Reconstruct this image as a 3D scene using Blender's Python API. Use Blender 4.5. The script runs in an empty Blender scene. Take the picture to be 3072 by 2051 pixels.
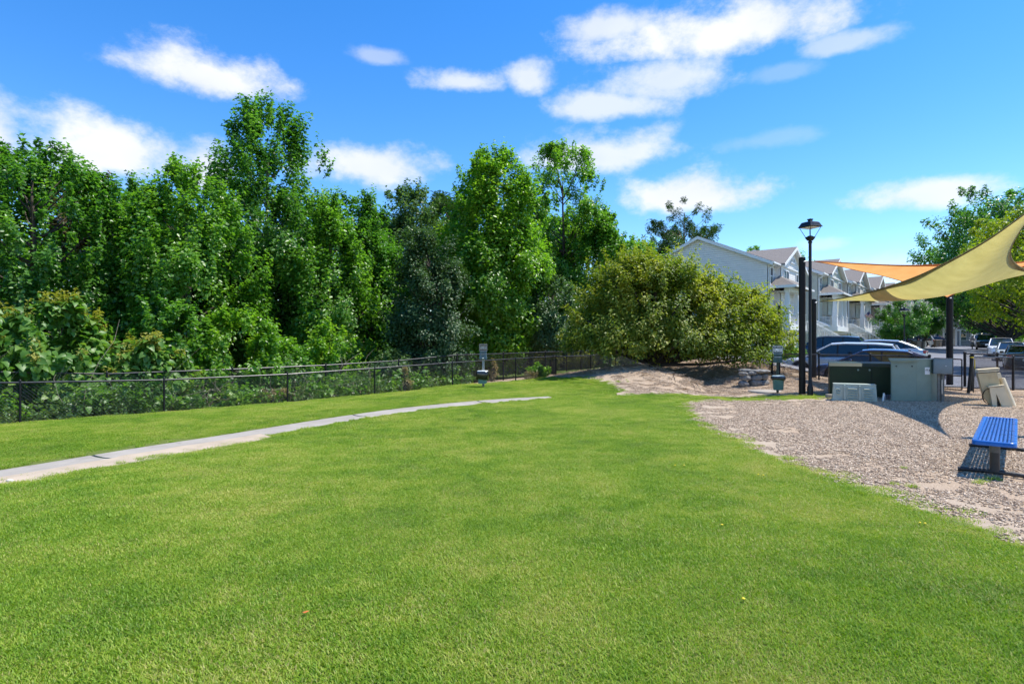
import bpy, bmesh, math, random
import numpy as np
from mathutils import Vector, Matrix, Euler

R = math.radians
scene = bpy.context.scene
COL = scene.collection

# ------------------------------------------------------------------ camera
EYE = 1.65
cam_d = bpy.data.cameras.new('camera')
cam_d.sensor_width = 36.0
cam_d.lens = 20.0
cam_d.clip_start = 0.1
cam_d.clip_end = 3000.0
cam = bpy.data.objects.new('camera', cam_d)
cam.location = (0, 0, EYE)
cam.rotation_euler = (R(90), 0, 0)
COL.objects.link(cam)
scene.camera = cam

# ------------------------------------------------------------------ render / exposure
scene.view_settings.view_transform = 'Standard'
scene.view_settings.look = 'None'
scene.view_settings.exposure = 0.78
scene.view_settings.gamma = 1.0
scene.view_settings.use_curve_mapping = False
scene.render.engine = 'CYCLES'
scene.cycles.max_bounces = 8
scene.cycles.diffuse_bounces = 3
scene.cycles.glossy_bounces = 2
scene.cycles.transmission_bounces = 4
scene.cycles.transparent_max_bounces = 6
scene.cycles.use_denoising = True
scene.cycles.denoiser = 'OPENIMAGEDENOISE'
scene.cycles.denoising_input_passes = 'RGB_ALBEDO_NORMAL'
scene.cycles.denoising_prefilter = 'ACCURATE'
scene.cycles.use_adaptive_sampling = True
scene.cycles.adaptive_threshold = 0.02
scene.cycles.sample_clamp_indirect = 4.0
scene.cycles.caustics_reflective = False
scene.cycles.caustics_refractive = False

# ------------------------------------------------------------------ sun and sky
SUN_EL = R(64)
SUN_AZ = math.atan2(0.99, 0.12)           # clockwise from +Y towards +X
sun_dir = Vector((math.sin(SUN_AZ) * math.cos(SUN_EL), math.cos(SUN_AZ) * math.cos(SUN_EL), math.sin(SUN_EL)))
sl = bpy.data.lights.new('sun', 'SUN')
sl.energy = 3.9
sl.angle = R(0.53)
sl.color = (1.0, 0.95, 0.86)
so = bpy.data.objects.new('sun', sl)
so.rotation_euler = (-sun_dir).to_track_quat('-Z', 'Y').to_euler()
so.location = (0, 0, 40)
COL.objects.link(so)

world = bpy.data.worlds.new('World')
scene.world = world
world.use_nodes = True
wt = world.node_tree
wt.nodes.clear()


def wn(t, **kw):
    n = wt.nodes.new(t)
    for k, v in kw.items():
        setattr(n, k, v)
    return n


def wlink(a, b):
    wt.links.new(a, b)


def wmath(op, a, b=None, clamp=False):
    n = wn('ShaderNodeMath', operation=op, use_clamp=clamp)
    for i, x in enumerate((a, b)):
        if x is None:
            continue
        if isinstance(x, (int, float)):
            n.inputs[i].default_value = x
        else:
            wlink(x, n.inputs[i])
    return n.outputs[0]


def build_sky():
    out = wn('ShaderNodeOutputWorld')
    bg = wn('ShaderNodeBackground')
    bg.inputs['Strength'].default_value = 0.15
    sky = wn('ShaderNodeTexSky', sky_type='NISHITA', sun_disc=False)
    sky.sun_elevation = SUN_EL
    sky.sun_rotation = SUN_AZ
    sky.altitude = 200
    sky.air_density = 1.0
    sky.dust_density = 0.1
    sky.ozone_density = 1.0
    hs = wn('ShaderNodeHueSaturation')
    hs.inputs['Saturation'].default_value = 1.4
    hs.inputs['Value'].default_value = 0.89
    wlink(sky.outputs[0], hs.inputs['Color'])
    # clouds: soft noise-edged banks, the same bank pattern carries on right round the sky
    tc = wn('ShaderNodeTexCoord')
    sep = wn('ShaderNodeSeparateXYZ')
    wlink(tc.outputs['Generated'], sep.inputs[0])
    az0 = wmath('ARCTAN2', sep.outputs[0], sep.outputs[1])
    az = wmath('WRAP', az0, math.pi / 3)
    az.node.inputs[2].default_value = -math.pi / 3
    el = wmath('ARCSINE', sep.outputs[2])
    n1 = wn('ShaderNodeTexNoise')
    n1.inputs['Scale'].default_value = 13.0
    n1.inputs['Detail'].default_value = 9.0
    n1.inputs['Roughness'].default_value = 0.62
    mp = wn('ShaderNodeMapping')
    mp.inputs['Scale'].default_value = (1, 1, 1.5)
    wlink(tc.outputs['Generated'], mp.inputs[0])
    wlink(mp.outputs[0], n1.inputs['Vector'])
    nse = wmath('SUBTRACT', n1.outputs['Fac'], 0.5)
    n2 = wn('ShaderNodeTexNoise')
    n2.inputs['Scale'].default_value = 3.2
    n2.inputs['Detail'].default_value = 2.0
    wlink(mp.outputs[0], n2.inputs['Vector'])
    big = wmath('SUBTRACT', n2.outputs['Fac'], 0.5)
    # (u, v, half width, half height above, below, strength) in photograph pixels
    clouds = [(600, 232, 265, 105, 52, 1.0), (300, 450, 340, 100, 110, 1.0), (-60, 400, 190, 120, 130, 1.0),
              (620, 500, 130, 80, 80, .9), (1130, 508, 215, 70, 55, .95), (2190, 100, 430, 120, 70, 1.0), (1850, 75, 150, 50, 50, .8),
              (2540, 130, 150, 40, 32, .55), (1990, 250, 220, 85, 60, .75), (1830, 325, 205, 55, 38, .75),
              (1395, 250, 150, 45, 32, .75), (1585, 240, 75, 62, 42, .8), (1130, 170, 90, 30, 22, .4),
              (1790, 465, 270, 75, 50, .85), (2060, 590, 230, 70, 50, 1.0), (2800, 575, 240, 52, 45, .9),
              (2480, 730, 90, 22, 22, .3), (2660, 790, 150, 36, 30, .35), (2300, 420, 160, 30, 25, .18), (2350, 215, 120, 30, 25, .2)]
    total = None
    for (u, v, w, ha, hb, s) in clouds:
        a = math.atan((u - 1536) / 1707)
        rr = math.hypot(1707, u - 1536)
        e = math.atan((1025 - v) / rr)
        ra = w * .95 * math.cos(a) ** 2 / 1707
        up, dn = ha / rr * math.cos(e) ** 2, hb / rr * math.cos(e) ** 2
        dx = wmath('DIVIDE', wmath('SUBTRACT', az, a), ra)
        dy0 = wmath('SUBTRACT', el, e)
        dyu = wmath('DIVIDE', wmath('MAXIMUM', dy0, 0.0), up)
        dyd = wmath('DIVIDE', wmath('MINIMUM', dy0, 0.0), dn)
        dy = wmath('ADD', dyu, dyd)
        d = wmath('SQRT', wmath('ADD', wmath('MULTIPLY', dx, dx), wmath('MULTIPLY', dy, dy)))
        d = wmath('ADD', d, wmath('MULTIPLY', nse, 2.2))
        d = wmath('ADD', d, wmath('MULTIPLY', big, 0.6))
        mr = wn('ShaderNodeMapRange', interpolation_type='SMOOTHSTEP')
        wlink(d, mr.inputs['Value'])
        mr.inputs['From Min'].default_value = 1.26
        mr.inputs['From Max'].default_value = 0.28
        mr.inputs['To Min'].default_value = 0.0
        mr.inputs['To Max'].default_value = s
        total = mr.outputs[0] if total is None else wmath('MAXIMUM', total, mr.outputs[0])
    ramp = wn('ShaderNodeValToRGB')
    ramp.color_ramp.elements[0].position = 0.3
    ramp.color_ramp.elements[0].color = (3.5, 3.7, 4.2, 1)
    ramp.color_ramp.elements[1].position = 0.62
    ramp.color_ramp.elements[1].color = (4.15, 4.2, 4.25, 1)
    n3 = wn('ShaderNodeTexNoise')
    n3.inputs['Scale'].default_value = 7.0
    n3.inputs['Detail'].default_value = 3.0
    wlink(mp.outputs[0], n3.inputs['Vector'])
    wlink(n3.outputs['Fac'], ramp.inputs[0])
    mix = wn('ShaderNodeMix', data_type='RGBA')
    wlink(wmath('MULTIPLY', total, 0.96, True), mix.inputs['Factor'])
    tint = wn('ShaderNodeMix', data_type='RGBA', blend_type='MULTIPLY')
    tint.inputs['Factor'].default_value = 1.0
    tint.inputs['B'].default_value = (0.96, 0.99, 1.13, 1)
    wlink(hs.outputs[0], tint.inputs['A'])
    wlink(tint.outputs['Result'], mix.inputs['A'])
    wlink(ramp.outputs[0], mix.inputs['B'])
    wlink(mix.outputs['Result'], bg.inputs['Color'])
    wlink(bg.outputs[0], out.inputs['Surface'])


build_sky()

# ------------------------------------------------------------------ helpers
def at(u, v, Y):
    return Vector(((u - 1536) / 1707 * Y, Y, EYE - (v - 1025) / 1707 * Y))


def tag(o, label=None, cat=None, group=None, kind=None):
    if label:
        o['label'] = label
    if cat:
        o['category'] = cat
    if group:
        o['group'] = group
    if kind:
        o['kind'] = kind
    return o


def empty(name, loc=(0, 0, 0), rz=0.0, label=None, cat=None, group=None, parent=None):
    o = bpy.data.objects.new(name, None)
    o.empty_display_size = 0.2
    o.location = loc
    o.rotation_euler = (0, 0, rz)
    o.parent = parent
    COL.objects.link(o)
    return tag(o, label, cat, group)


def link(name, mesh, parent=None, loc=None):
    o = bpy.data.objects.new(name, mesh)
    o.parent = parent
    if loc is not None:
        o.location = loc
    COL.objects.link(o)
    return o


class MB:
    """collects faces, builds ONE mesh object"""
    def __init__(s):
        s.v, s.f, s.sm = [], [], []

    def add(s, verts, faces, smooth=False):
        b = len(s.v)
        s.v += [tuple(p) for p in verts]
        s.f += [tuple(b + i for i in f) for f in faces]
        s.sm += [smooth] * len(faces)
        return s

    def box(s, c, size, rot=None):
        hx, hy, hz = (q / 2 for q in size)
        vs = [Vector((x, y, z)) for x in (-hx, hx) for y in (-hy, hy) for z in (-hz, hz)]
        if rot is not None:
            vs = [rot @ p for p in vs]
        c = Vector(c)
        vs = [p + c for p in vs]
        return s.add(vs, [(0, 1, 3, 2), (4, 6, 7, 5), (0, 4, 5, 1), (2, 3, 7, 6), (0, 2, 6, 4), (1, 5, 7, 3)])

    def bb(s, x0, x1, y0, y1, z0, z1):
        return s.box(((x0 + x1) / 2, (y0 + y1) / 2, (z0 + z1) / 2), (x1 - x0, y1 - y0, z1 - z0))

    def bevbox(s, c, size, b=0.01, rot=None):
        bm = bmesh.new()
        bmesh.ops.create_cube(bm, size=1)
        for v in bm.verts:
            v.co = Vector((v.co.x * size[0], v.co.y * size[1], v.co.z * size[2]))
        bmesh.ops.bevel(bm, geom=bm.edges[:], offset=b, segments=2, affect='EDGES', profile=0.5)
        vs = [(rot @ v.co if rot is not None else v.co) + Vector(c) for v in bm.verts]
        bm.verts.index_update()
        fs = [tuple(v.index for v in f.verts) for f in bm.faces]
        bm.free()
        return s.add(vs, fs, True)

    def tube(s, p0, p1, r0, r1=None, n=10, cap=True, smooth=True):
        r1 = r0 if r1 is None else r1
        p0, p1 = Vector(p0), Vector(p1)
        d = (p1 - p0)
        if d.length < 1e-6:
            return s
        q = d.to_track_quat('Z', 'Y')
        vs = []
        for p, r in ((p0, r0), (p1, r1)):
            for i in range(n):
                a = 2 * math.pi * i / n
                vs.append(p + q @ Vector((r * math.cos(a), r * math.sin(a), 0)))
        s.add(vs, [(i, (i + 1) % n, n + (i + 1) % n, n + i) for i in range(n)], smooth)
        if cap:
            s.add(vs[:n], [tuple(reversed(range(n)))])
            s.add(vs[n:], [tuple(range(n))])
        return s

    def path(s, pts, rs, n=8, cap=True):
        pts = [Vector(p) for p in pts]
        if isinstance(rs, (int, float)):
            rs = [rs] * len(pts)
        vs = []
        m = len(pts)
        up = Vector((0, 0, 1))
        for k in range(m):
            d = (pts[min(k + 1, m - 1)] - pts[max(k - 1, 0)]).normalized()
            a = up.cross(d)
            if a.length < 1e-3:
                a = Vector((1, 0, 0)).cross(d)
            a.normalize()
            b = d.cross(a)
            for i in range(n):
                t = 2 * math.pi * i / n
                vs.append(pts[k] + (a * math.cos(t) + b * math.sin(t)) * rs[k])
        fs = []
        for k in range(m - 1):
            for i in range(n):
                j = (i + 1) % n
                fs.append((k * n + i, k * n + j, (k + 1) * n + j, (k + 1) * n + i))
        s.add(vs, fs, True)
        if cap:
            s.add(vs[:n], [tuple(reversed(range(n)))])
            s.add(vs[-n:], [tuple(range(n))])
        return s

    def lathe(s, prof, c=(0, 0, 0), n=20, axis='Z', sq=None):
        """prof: list of (r, z)"""
        c = Vector(c)
        vs = []
        for (r, z) in prof:
            for i in range(n):
                a = 2 * math.pi * i / n + (math.pi / n if n == 4 else 0)
                p = Vector((r * math.cos(a), r * math.sin(a), z))
                if axis == 'Y':
                    p = Vector((p.x, p.z, p.y))
                elif axis == 'X':
                    p = Vector((p.z, p.x, p.y))
                vs.append(c + p)
        fs = []
        for k in range(len(prof) - 1):
            for i in range(n):
                j = (i + 1) % n
                fs.append((k * n + i, k * n + j, (k + 1) * n + j, (k + 1) * n + i))
        s.add(vs, fs, n > 6)
        s.add(vs[:n], [tuple(reversed(range(n)))])
        s.add(vs[-n:], [tuple(range(n))])
        return s

    def prism(s, poly, a, b, axis='Y'):
        """2D polygon extruded between a and b along axis; poly is (x,z) for Y, (y,z) for X, (x,y) for Z"""
        def P(q, t):
            return {'Y': (q[0], t, q[1]), 'X': (t, q[0], q[1]), 'Z': (q[0], q[1], t)}[axis]
        n = len(poly)
        vs = [P(q, a) for q in poly] + [P(q, b) for q in poly]
        fs = [(i, (i + 1) % n, n + (i + 1) % n, n + i) for i in range(n)]
        fs += [tuple(reversed(range(n))), tuple(range(n, 2 * n))]
        return s.add(vs, fs)

    def build(s, name, mat, parent=None, loc=None, rz=None, autosm=True):
        me = bpy.data.meshes.new(name)
        me.from_pydata(s.v, [], s.f)
        bm = bmesh.new()
        bm.from_mesh(me)
        bmesh.ops.recalc_face_normals(bm, faces=bm.faces)
        bm.to_mesh(me)
        bm.free()
        me.polygons.foreach_set('use_smooth', s.sm)
        me.materials.append(mat)
        me.update()
        o = link(name, me, parent, loc)
        if rz is not None:
            o.rotation_euler = (0, 0, rz)
        return o


# ------------------------------------------------------------------ materials
def nmat(name):
    m = bpy.data.materials.new(name)
    m.use_nodes = True
    nt = m.node_tree
    return m, nt, nt.nodes['Principled BSDF']


def N(nt, t, **kw):
    n = nt.nodes.new(t)
    for k, v in kw.items():
        setattr(n, k, v)
    return n


def noise(nt, scale, detail=4, rough=0.55, coord='Object', dist=0.0, stretch=None):
    if coord == 'Position':
        src = N(nt, 'ShaderNodeNewGeometry').outputs['Position']
    else:
        src = N(nt, 'ShaderNodeTexCoord').outputs[coord]
    if stretch:
        mp = N(nt, 'ShaderNodeMapping')
        mp.inputs['Scale'].default_value = stretch
        nt.links.new(src, mp.inputs[0])
        src = mp.outputs[0]
    n = N(nt, 'ShaderNodeTexNoise')
    n.inputs['Scale'].default_value = scale
    n.inputs['Detail'].default_value = detail
    n.inputs['Roughness'].default_value = rough
    n.inputs['Distortion'].default_value = dist
    nt.links.new(src, n.inputs['Vector'])
    return n.outputs['Fac']


def ramp(nt, fac, stops):
    r = N(nt, 'ShaderNodeValToRGB')
    e = r.color_ramp.elements
    while len(e) < len(stops):
        e.new(0.5)
    for i, (p, c) in enumerate(stops):
        e[i].position = p
        e[i].color = (*c, 1) if len(c) == 3 else c
    nt.links.new(fac, r.inputs[0])
    return r.outputs[0]


def mixc(nt, fac, a, b, mode='MIX'):
    m = N(nt, 'ShaderNodeMix', data_type='RGBA', blend_type=mode)
    for key, x in (('Factor', fac), ('A', a), ('B', b)):
        if isinstance(x, (int, float)):
            m.inputs[key].default_value = x
        elif isinstance(x, tuple):
            m.inputs[key].default_value = (*x, 1) if len(x) == 3 else x
        else:
            nt.links.new(x, m.inputs[key])
    return m.outputs['Result']


def mth(nt, op, a, b=None, clamp=False):
    n = N(nt, 'ShaderNodeMath', operation=op, use_clamp=clamp)
    for i, x in enumerate((a, b)):
        if x is None:
            continue
        if isinstance(x, (int, float)):
            n.inputs[i].default_value = x
        else:
            nt.links.new(x, n.inputs[i])
    return n.outputs[0]


def bump(nt, p, h, strength=0.3, dist=0.02):
    b = N(nt, 'ShaderNodeBump')
    b.inputs['Strength'].default_value = strength
    b.inputs['Distance'].default_value = dist
    nt.links.new(h, b.inputs['Height'])
    nt.links.new(b.outputs[0], p.inputs['Normal'])


def simple(name, col, rough=0.5, metal=0.0, var=0.15, scale=6.0, coat=0.0, bmp=0.0, spec=0.5, coord='Object', dirt=None, grain=90):
    m, nt, p = nmat(name)
    f = noise(nt, scale, 5, coord=coord)
    lo = tuple(c * (1 - var) for c in col)
    hi = tuple(min(1, c * (1 + var)) for c in col)
    c = ramp(nt, f, [(0.3, lo), (0.7, hi)])
    if dirt:
        f2 = noise(nt, scale * 0.6, 8, 0.7, coord=coord)
        c = mixc(nt, ramp(nt, f2, [(0.52, (0, 0, 0)), (0.75, (0.55, 0.55, 0.55))]), c, dirt)
    nt.links.new(c, p.inputs['Base Color'])
    rr = ramp(nt, f, [(0.2, (max(0, rough - .08),) * 3), (0.8, (min(1, rough + .1),) * 3)])
    nt.links.new(rr, p.inputs['Roughness'])
    p.inputs['Metallic'].default_value = metal
    p.inputs['Coat Weight'].default_value = coat
    p.inputs['Coat Roughness'].default_value = 0.08
    p.inputs['Specular IOR Level'].default_value = spec
    if bmp:
        bump(nt, p, noise(nt, grain, 3, coord=coord), bmp, 0.01)
    return m


def leaf_mat(name, dark, mid, light, trans=0.44, rough=0.36, tcol=None, spec=0.5):
    m, nt, p = nmat(name)
    a = N(nt, 'ShaderNodeAttribute', attribute_name='rnd')
    f = noise(nt, 0.55, 3, coord='Position')
    k = mth(nt, 'ADD', mth(nt, 'MULTIPLY', a.outputs['Fac'], 0.75), mth(nt, 'MULTIPLY', mth(nt, 'SUBTRACT', f, 0.38), 0.9), True)
    c = ramp(nt, k, [(0.0, dark), (0.5, mid), (1.0, light)])
    nt.links.new(c, p.inputs['Base Color'])
    p.inputs['Roughness'].default_value = rough
    p.inputs['Specular IOR Level'].default_value = spec
    tr = N(nt, 'ShaderNodeBsdfTranslucent')
    tint = mixc(nt, 1.0, c, tcol or (1.9, 2.0, 0.8), 'MULTIPLY')
    nt.links.new(tint, tr.inputs['Color'])
    mx = N(nt, 'ShaderNodeMixShader')
    mx.inputs[0].default_value = trans
    out = nt.nodes['Material Output']
    nt.links.new(p.outputs[0], mx.inputs[1])
    nt.links.new(tr.outputs[0], mx.inputs[2])
    nt.links.new(mx.outputs[0], out.inputs['Surface'])
    return m


# ------------------------------------------------------------------ terrain
CP = np.array([
    (0, 0, 0), (-4, 3, 0), (4, 3, 0), (8, 3, 0), (-8, 3, -.08), (12, 6, 0), (4, 8, 0), (8, 10, 0), (12, 14, -.02), (0, 8, 0), (0, 13, 0),
    (-4, 8, -.08), (-7.2, 8, -.25), (-5.4, 11, -.2), (-4.07, 13, -.14), (-1.67, 15.3, -.05), (1.2, 16.9, 0),
    (-10, 11, -.2), (-8, 12.8, -.15), (-6, 15, -.12), (-3.5, 17.5, -.06), (0, 19.5, .02), (1.5, 21, .06),
    (-11.5, 12.8, -.22), (-10.1, 14.2, -.22), (-8, 16.2, -.21), (-4.7, 19.35, -.14), (-2.1, 21.8, 0), (1.5, 25.2, .1),
    (-12.7, 14.2, -.43), (-11.2, 15.7, -.43), (-8.8, 18, -.4), (-4.4, 22.2, -.33), (-.4, 26, -.1), (1.7, 28, 0), (5.4, 31.5, .15),
    (-18, 20, -.9), (-10, 28, -.9), (0, 35, -.3), (8, 45, .5), (-25, 14, -.7),
    (5.3, 23.6, .75), (4.8, 22, .55), (2.9, 24, .2), (4.2, 19, .12), (5.4, 18.8, .1), (6.2, 21, .4), (4.2, 20.6, .3),
    (7.2, 21.5, -.12), (6.6, 19, -.12), (7.9, 24, .0), (5.2, 17, 0), (8, 19, -.02), (3.6, 16, 0),
    (8.9, 22, .32), (10, 24.5, .5), (12, 28, .8), (9.3, 27.5, .8),
    (15.5, 19.5, -.05), (12.2, 22.2, .15), (10.7, 23.4, .26),
    (9.2, 18, 0), (13, 17, -.02), (17, 17, -.03), (10, 20, .05),
    (15.5, 24.5, -.02), (17, 27.5, -.02), (20, 31, .1), (25, 25, .0), (20, 20, -.03), (28, 32, 0.03),
    (21, 38, .3), (21, 47, .9), (15, 52, 1.1), (35, 45, .27), (44, 55, .45), (60, 75, .8), (75, 100, 1.0), (30, 55, .9), (45, 75, 1.0), (60, 95, 1.1),
    (80, 60, .8), (60, 40, .3), (-40, 60, -.6), (40, 10, 0), (-30, 0, -.4), (0, -10, 0), (20, -10, 0), (-20, -10, -.2), (120, 150, 1), (-60, 30, -1), (0, 80, 1)],
    dtype=float)


def _U(r2):
    return np.where(r2 > 1e-9, 0.5 * r2 * np.log(np.maximum(r2, 1e-9)), 0.0)


def _fit():
    n = len(CP)
    d2 = ((CP[:, None, :2] - CP[None, :, :2]) ** 2).sum(-1)
    A = np.zeros((n + 3, n + 3))
    A[:n, :n] = _U(d2) + np.eye(n) * 0.25
    A[:n, n] = 1
    A[:n, n + 1:] = CP[:, :2]
    A[n, :n] = 1
    A[n + 1:, :n] = CP[:, :2].T
    b = np.concatenate([CP[:, 2], np.zeros(3)])
    return np.linalg.solve(A, b)


_W = _fit()


def tzs(x, y):
    x = np.asarray(x, float)
    y = np.asarray(y, float)
    d2 = (x[..., None] - CP[:, 0]) ** 2 + (y[..., None] - CP[:, 1]) ** 2
    z = _U(d2) @ _W[:-3] + _W[-3] + _W[-2] * x + _W[-1] * y
    rr = np.hypot(x - 20, y - 30)
    k = np.clip((rr - 70) / 80, 0, 1)
    k = k * k * (3 - 2 * k)
    return np.clip(z, -1.3, 1.6) * (1 - k) + 0.7 * k


def tz(x, y):
    return float(tzs(np.array([x]), np.array([y]))[0])


def inpoly(px, py, poly):
    c = np.zeros(px.shape, bool)
    n = len(poly)
    for i in range(n):
        x0, y0 = poly[i]
        x1, y1 = poly[(i + 1) % n]
        m = ((y0 > py) != (y1 > py))
        xx = (x1 - x0) * (py - y0) / ((y1 - y0) if y1 != y0 else 1e-9) + x0
        c ^= m & (px < xx)
    return c


def sdf(px, py, poly):
    """signed distance, positive inside"""
    best = np.full(px.shape, 1e9)
    n = len(poly)
    for i in range(n):
        ax, ay = poly[i]
        bx, by = poly[(i + 1) % n]
        dx, dy = bx - ax, by - ay
        t = np.clip(((px - ax) * dx + (py - ay) * dy) / (dx * dx + dy * dy), 0, 1)
        best = np.minimum(best, np.hypot(px - ax - t * dx, py - ay - t * dy))
    return np.where(inpoly(px, py, poly), best, -best)


LAWN = [(-26, -4), (4.4, -4), (4.25, 4.7), (4.05, 6.2), (3.9, 7.6), (3.75, 9), (3.8, 11), (4.1, 13.5), (4.7, 15.5), (5.6, 16.5), (9.0, 16.8), (9.8, 17.3), (9.4, 17.9),
        (5.3, 17.75), (3.3, 17.5), (3.55, 18.7), (3.35, 20.8), (2.8, 22.7), (2.2, 24.4), (1.4, 25.3), (-2.3, 21.9), (-4.9, 19.5), (-8.2, 16.4), (-10.3, 14.4), (-11.8, 12.9), (-15, 9.8), (-26, -2)]
SD = Vector((0.632, 0.775, 0)).normalized()      # street direction
SN = Vector((SD.y, -SD.x, 0))                    # to the right of the street


def street(t, n, z=0.0):
    """point t metres along the street from the first house corner, n metres to its right"""
    return Vector((21.1, 47, 0)) + SD * t + SN * n + Vector((0, 0, z))


# ground regions: lawn / bare sandy soil and mulch / woodland floor / verge beyond
def tn(x, y):     # street coordinates
    dx, dy = x - 21.1, y - 47
    return dx * SD.x + dy * SD.y, dx * SN.x + dy * SN.y


def build_ground():
    def axis(lo, a, b, hi, fine, grow):
        m = list(np.arange(a, b + 1e-6, fine))
        st, v = fine, b
        while v < hi:
            st *= grow
            v += st
            m.append(v)
        st, v = fine, a
        while v > lo:
            st *= grow
            v -= st
            m.insert(0, v)
        return np.array(m)
    xs = axis(-900, -16, 20, 900, 0.28, 1.14)
    ys = axis(-300, 0, 32, 1400, 0.28, 1.14)
    X, Y = np.meshgrid(xs, ys)
    Z = tzs(X, Y)
    rng = np.random.default_rng(3)
    Z = Z + np.where((np.abs(X) < 30) & (Y < 40), (rng.random(X.shape) - .5) * 0.012, 0) * (sdf(X.ravel(), Y.ravel(), LAWN).reshape(X.shape) < -.3)
    nx, ny = len(xs), len(ys)
    V = np.stack([X, Y, Z], -1).reshape(-1, 3)
    i = np.arange(nx - 1)[None, :] + np.arange(ny - 1)[:, None] * nx
    F = np.stack([i, i + 1, i + 1 + nx, i + nx], -1).reshape(-1, 4)
    me = bpy.data.meshes.new('ground')
    quick(me, V, F)
    lawn = sdf(V[:, 0], V[:, 1], LAWN)
    t, n = tn(V[:, 0], V[:, 1])
    # woodland: left of the back fence line
    wood = (V[:, 1] - 14) - (V[:, 0] + 13) / 1.05 - 0.2
    wood = wood - np.clip((V[:, 0] + 2.5) * 1.2, 0, 4.5) * (V[:, 0] < 12)
    wood = np.where(V[:, 0] > 6, np.minimum(wood, 6 - (V[:, 0] - 6) * 3.0), wood)
    # verge grass by the houses and beyond the far fence
    verge = np.maximum(sdf(V[:, 0], V[:, 1], [(-4, 29), (8.6, 30.2), (11.4, 29.0), (13.2, 33), (14, 44), (8, 60), (-6, 44)]),
                       np.minimum(n + 60, np.minimum(7.4 - n, t + 7)))
    verge = np.maximum(verge, np.where((n > 19) & (t > -15), n - 19, -5.0))
    for nm, arr in (('lawn', lawn), ('wood', wood), ('verge', verge)):
        at_ = me.attributes.new(nm, 'FLOAT', 'POINT')
        at_.data.foreach_set('value', np.clip(arr, -8, 8).astype(np.float32))
    m, nt, p = nmat('ground_soil')

    def attr(nm):
        return N(nt, 'ShaderNodeAttribute', attribute_name=nm).outputs['Fac']
    big = noise(nt, 0.5, 5, coord='Position')
    med = noise(nt, 3.2, 6, 0.65, coord='Position')
    fine = noise(nt, 38, 5, 0.7, coord='Position')
    xf = noise(nt, 130, 3, 0.7, coord='Position')
    mulch = ramp(nt, fine, [(0.3, (0.20, 0.145, 0.10)), (0.5, (0.40, 0.30, 0.21)), (0.72, (0.54, 0.42, 0.30))])
    sand = ramp(nt, med, [(0.3, (0.37, 0.295, 0.215)), (0.7, (0.50, 0.41, 0.31))])
    sand = mixc(nt, ramp(nt, xf, [(.35, (0, 0, 0)), (.8, (.5, .5, .5))]), sand, (0.36, 0.27, 0.20))
    # bare sandy band hugging the lawn's edge
    band = mth(nt, 'ADD', attr('lawn'), mth(nt, 'MULTIPLY', mth(nt, 'SUBTRACT', big, 0.5), 2.2))
    bandf = ramp(nt, mth(nt, 'ADD', mth(nt, 'MULTIPLY', band, 0.45), 0.86, True), [(0.25, (0, 0, 0)), (0.7, (1, 1, 1))])
    sandf = mth(nt, 'MAXIMUM', mth(nt, 'MULTIPLY', bandf, 0.85), ramp(nt, mth(nt, 'ADD', mth(nt, 'MULTIPLY', med, 0.4), mth(nt, 'MULTIPLY', big, 0.6)), [(0.52, (0, 0, 0)), (0.66, (.75, .75, .75))]), True)
    soil = mixc(nt, sandf, mulch, sand)
    lawnsoil = ramp(nt, fine, [(0.3, (0.085, 0.115, 0.022)), (0.7, (0.16, 0.20, 0.045))])
    lf = ramp(nt, mth(nt, 'ADD', mth(nt, 'ADD', mth(nt, 'MULTIPLY', attr('lawn'), 1.2), 0.36), mth(nt, 'MULTIPLY', mth(nt, 'SUBTRACT', med, 0.5), 0.9), True), [(0.42, (0, 0, 0)), (0.62, (1, 1, 1))])
    c = mixc(nt, lf, soil, lawnsoil)
    wf = ramp(nt, mth(nt, 'ADD', mth(nt, 'ADD', attr('wood'), 0.5), mth(nt, 'MULTIPLY', mth(nt, 'SUBTRACT', med, 0.5), 1.2), True), [(0.4, (0, 0, 0)), (0.6, (1, 1, 1))])
    wcol = ramp(nt, fine, [(0.3, (0.035, 0.028, 0.018)), (0.7, (0.12, 0.085, 0.05))])
    c = mixc(nt, wf, c, wcol)
    vf = ramp(nt, mth(nt, 'ADD', mth(nt, 'ADD', attr('verge'), 0.5), mth(nt, 'MULTIPLY', mth(nt, 'SUBTRACT', med, 0.5), 1.0), True), [(0.4, (0, 0, 0)), (0.6, (1, 1, 1))])
    vcol = ramp(nt, noise(nt, 12, 5, coord='Position'), [(0.3, (0.06, 0.11, 0.02)), (0.7, (0.14, 0.19, 0.045))])
    c = mixc(nt, vf, c, vcol)
    nt.links.new(c, p.inputs['Base Color'])
    p.inputs['Roughness'].default_value = 0.95
    p.inputs['Specular IOR Level'].default_value = 0.15
    bump(nt, p, mth(nt, 'ADD', fine, mth(nt, 'MULTIPLY', med, 1.5)), 0.6, 0.03)
    me.materials.append(m)
    me.polygons.foreach_set('use_smooth', [True] * len(me.polygons))
    return tag(link('ground', me), kind='structure')


def quick(me, V, F, smooth=False):
    """numpy verts (n,3) and same-length faces (m,k) into a mesh"""
    V = np.ascontiguousarray(V, np.float32)
    F = np.ascontiguousarray(F, np.int32)
    m, k = F.shape
    me.vertices.add(len(V))
    me.vertices.foreach_set('co', V.ravel())
    me.loops.add(m * k)
    me.loops.foreach_set('vertex_index', F.ravel())
    me.polygons.add(m)
    me.polygons.foreach_set('loop_start', np.arange(m, dtype=np.int32) * k)
    me.polygons.foreach_set('loop_total', np.full(m, k, np.int32))
    me.update(calc_edges=True)
    return me


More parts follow.
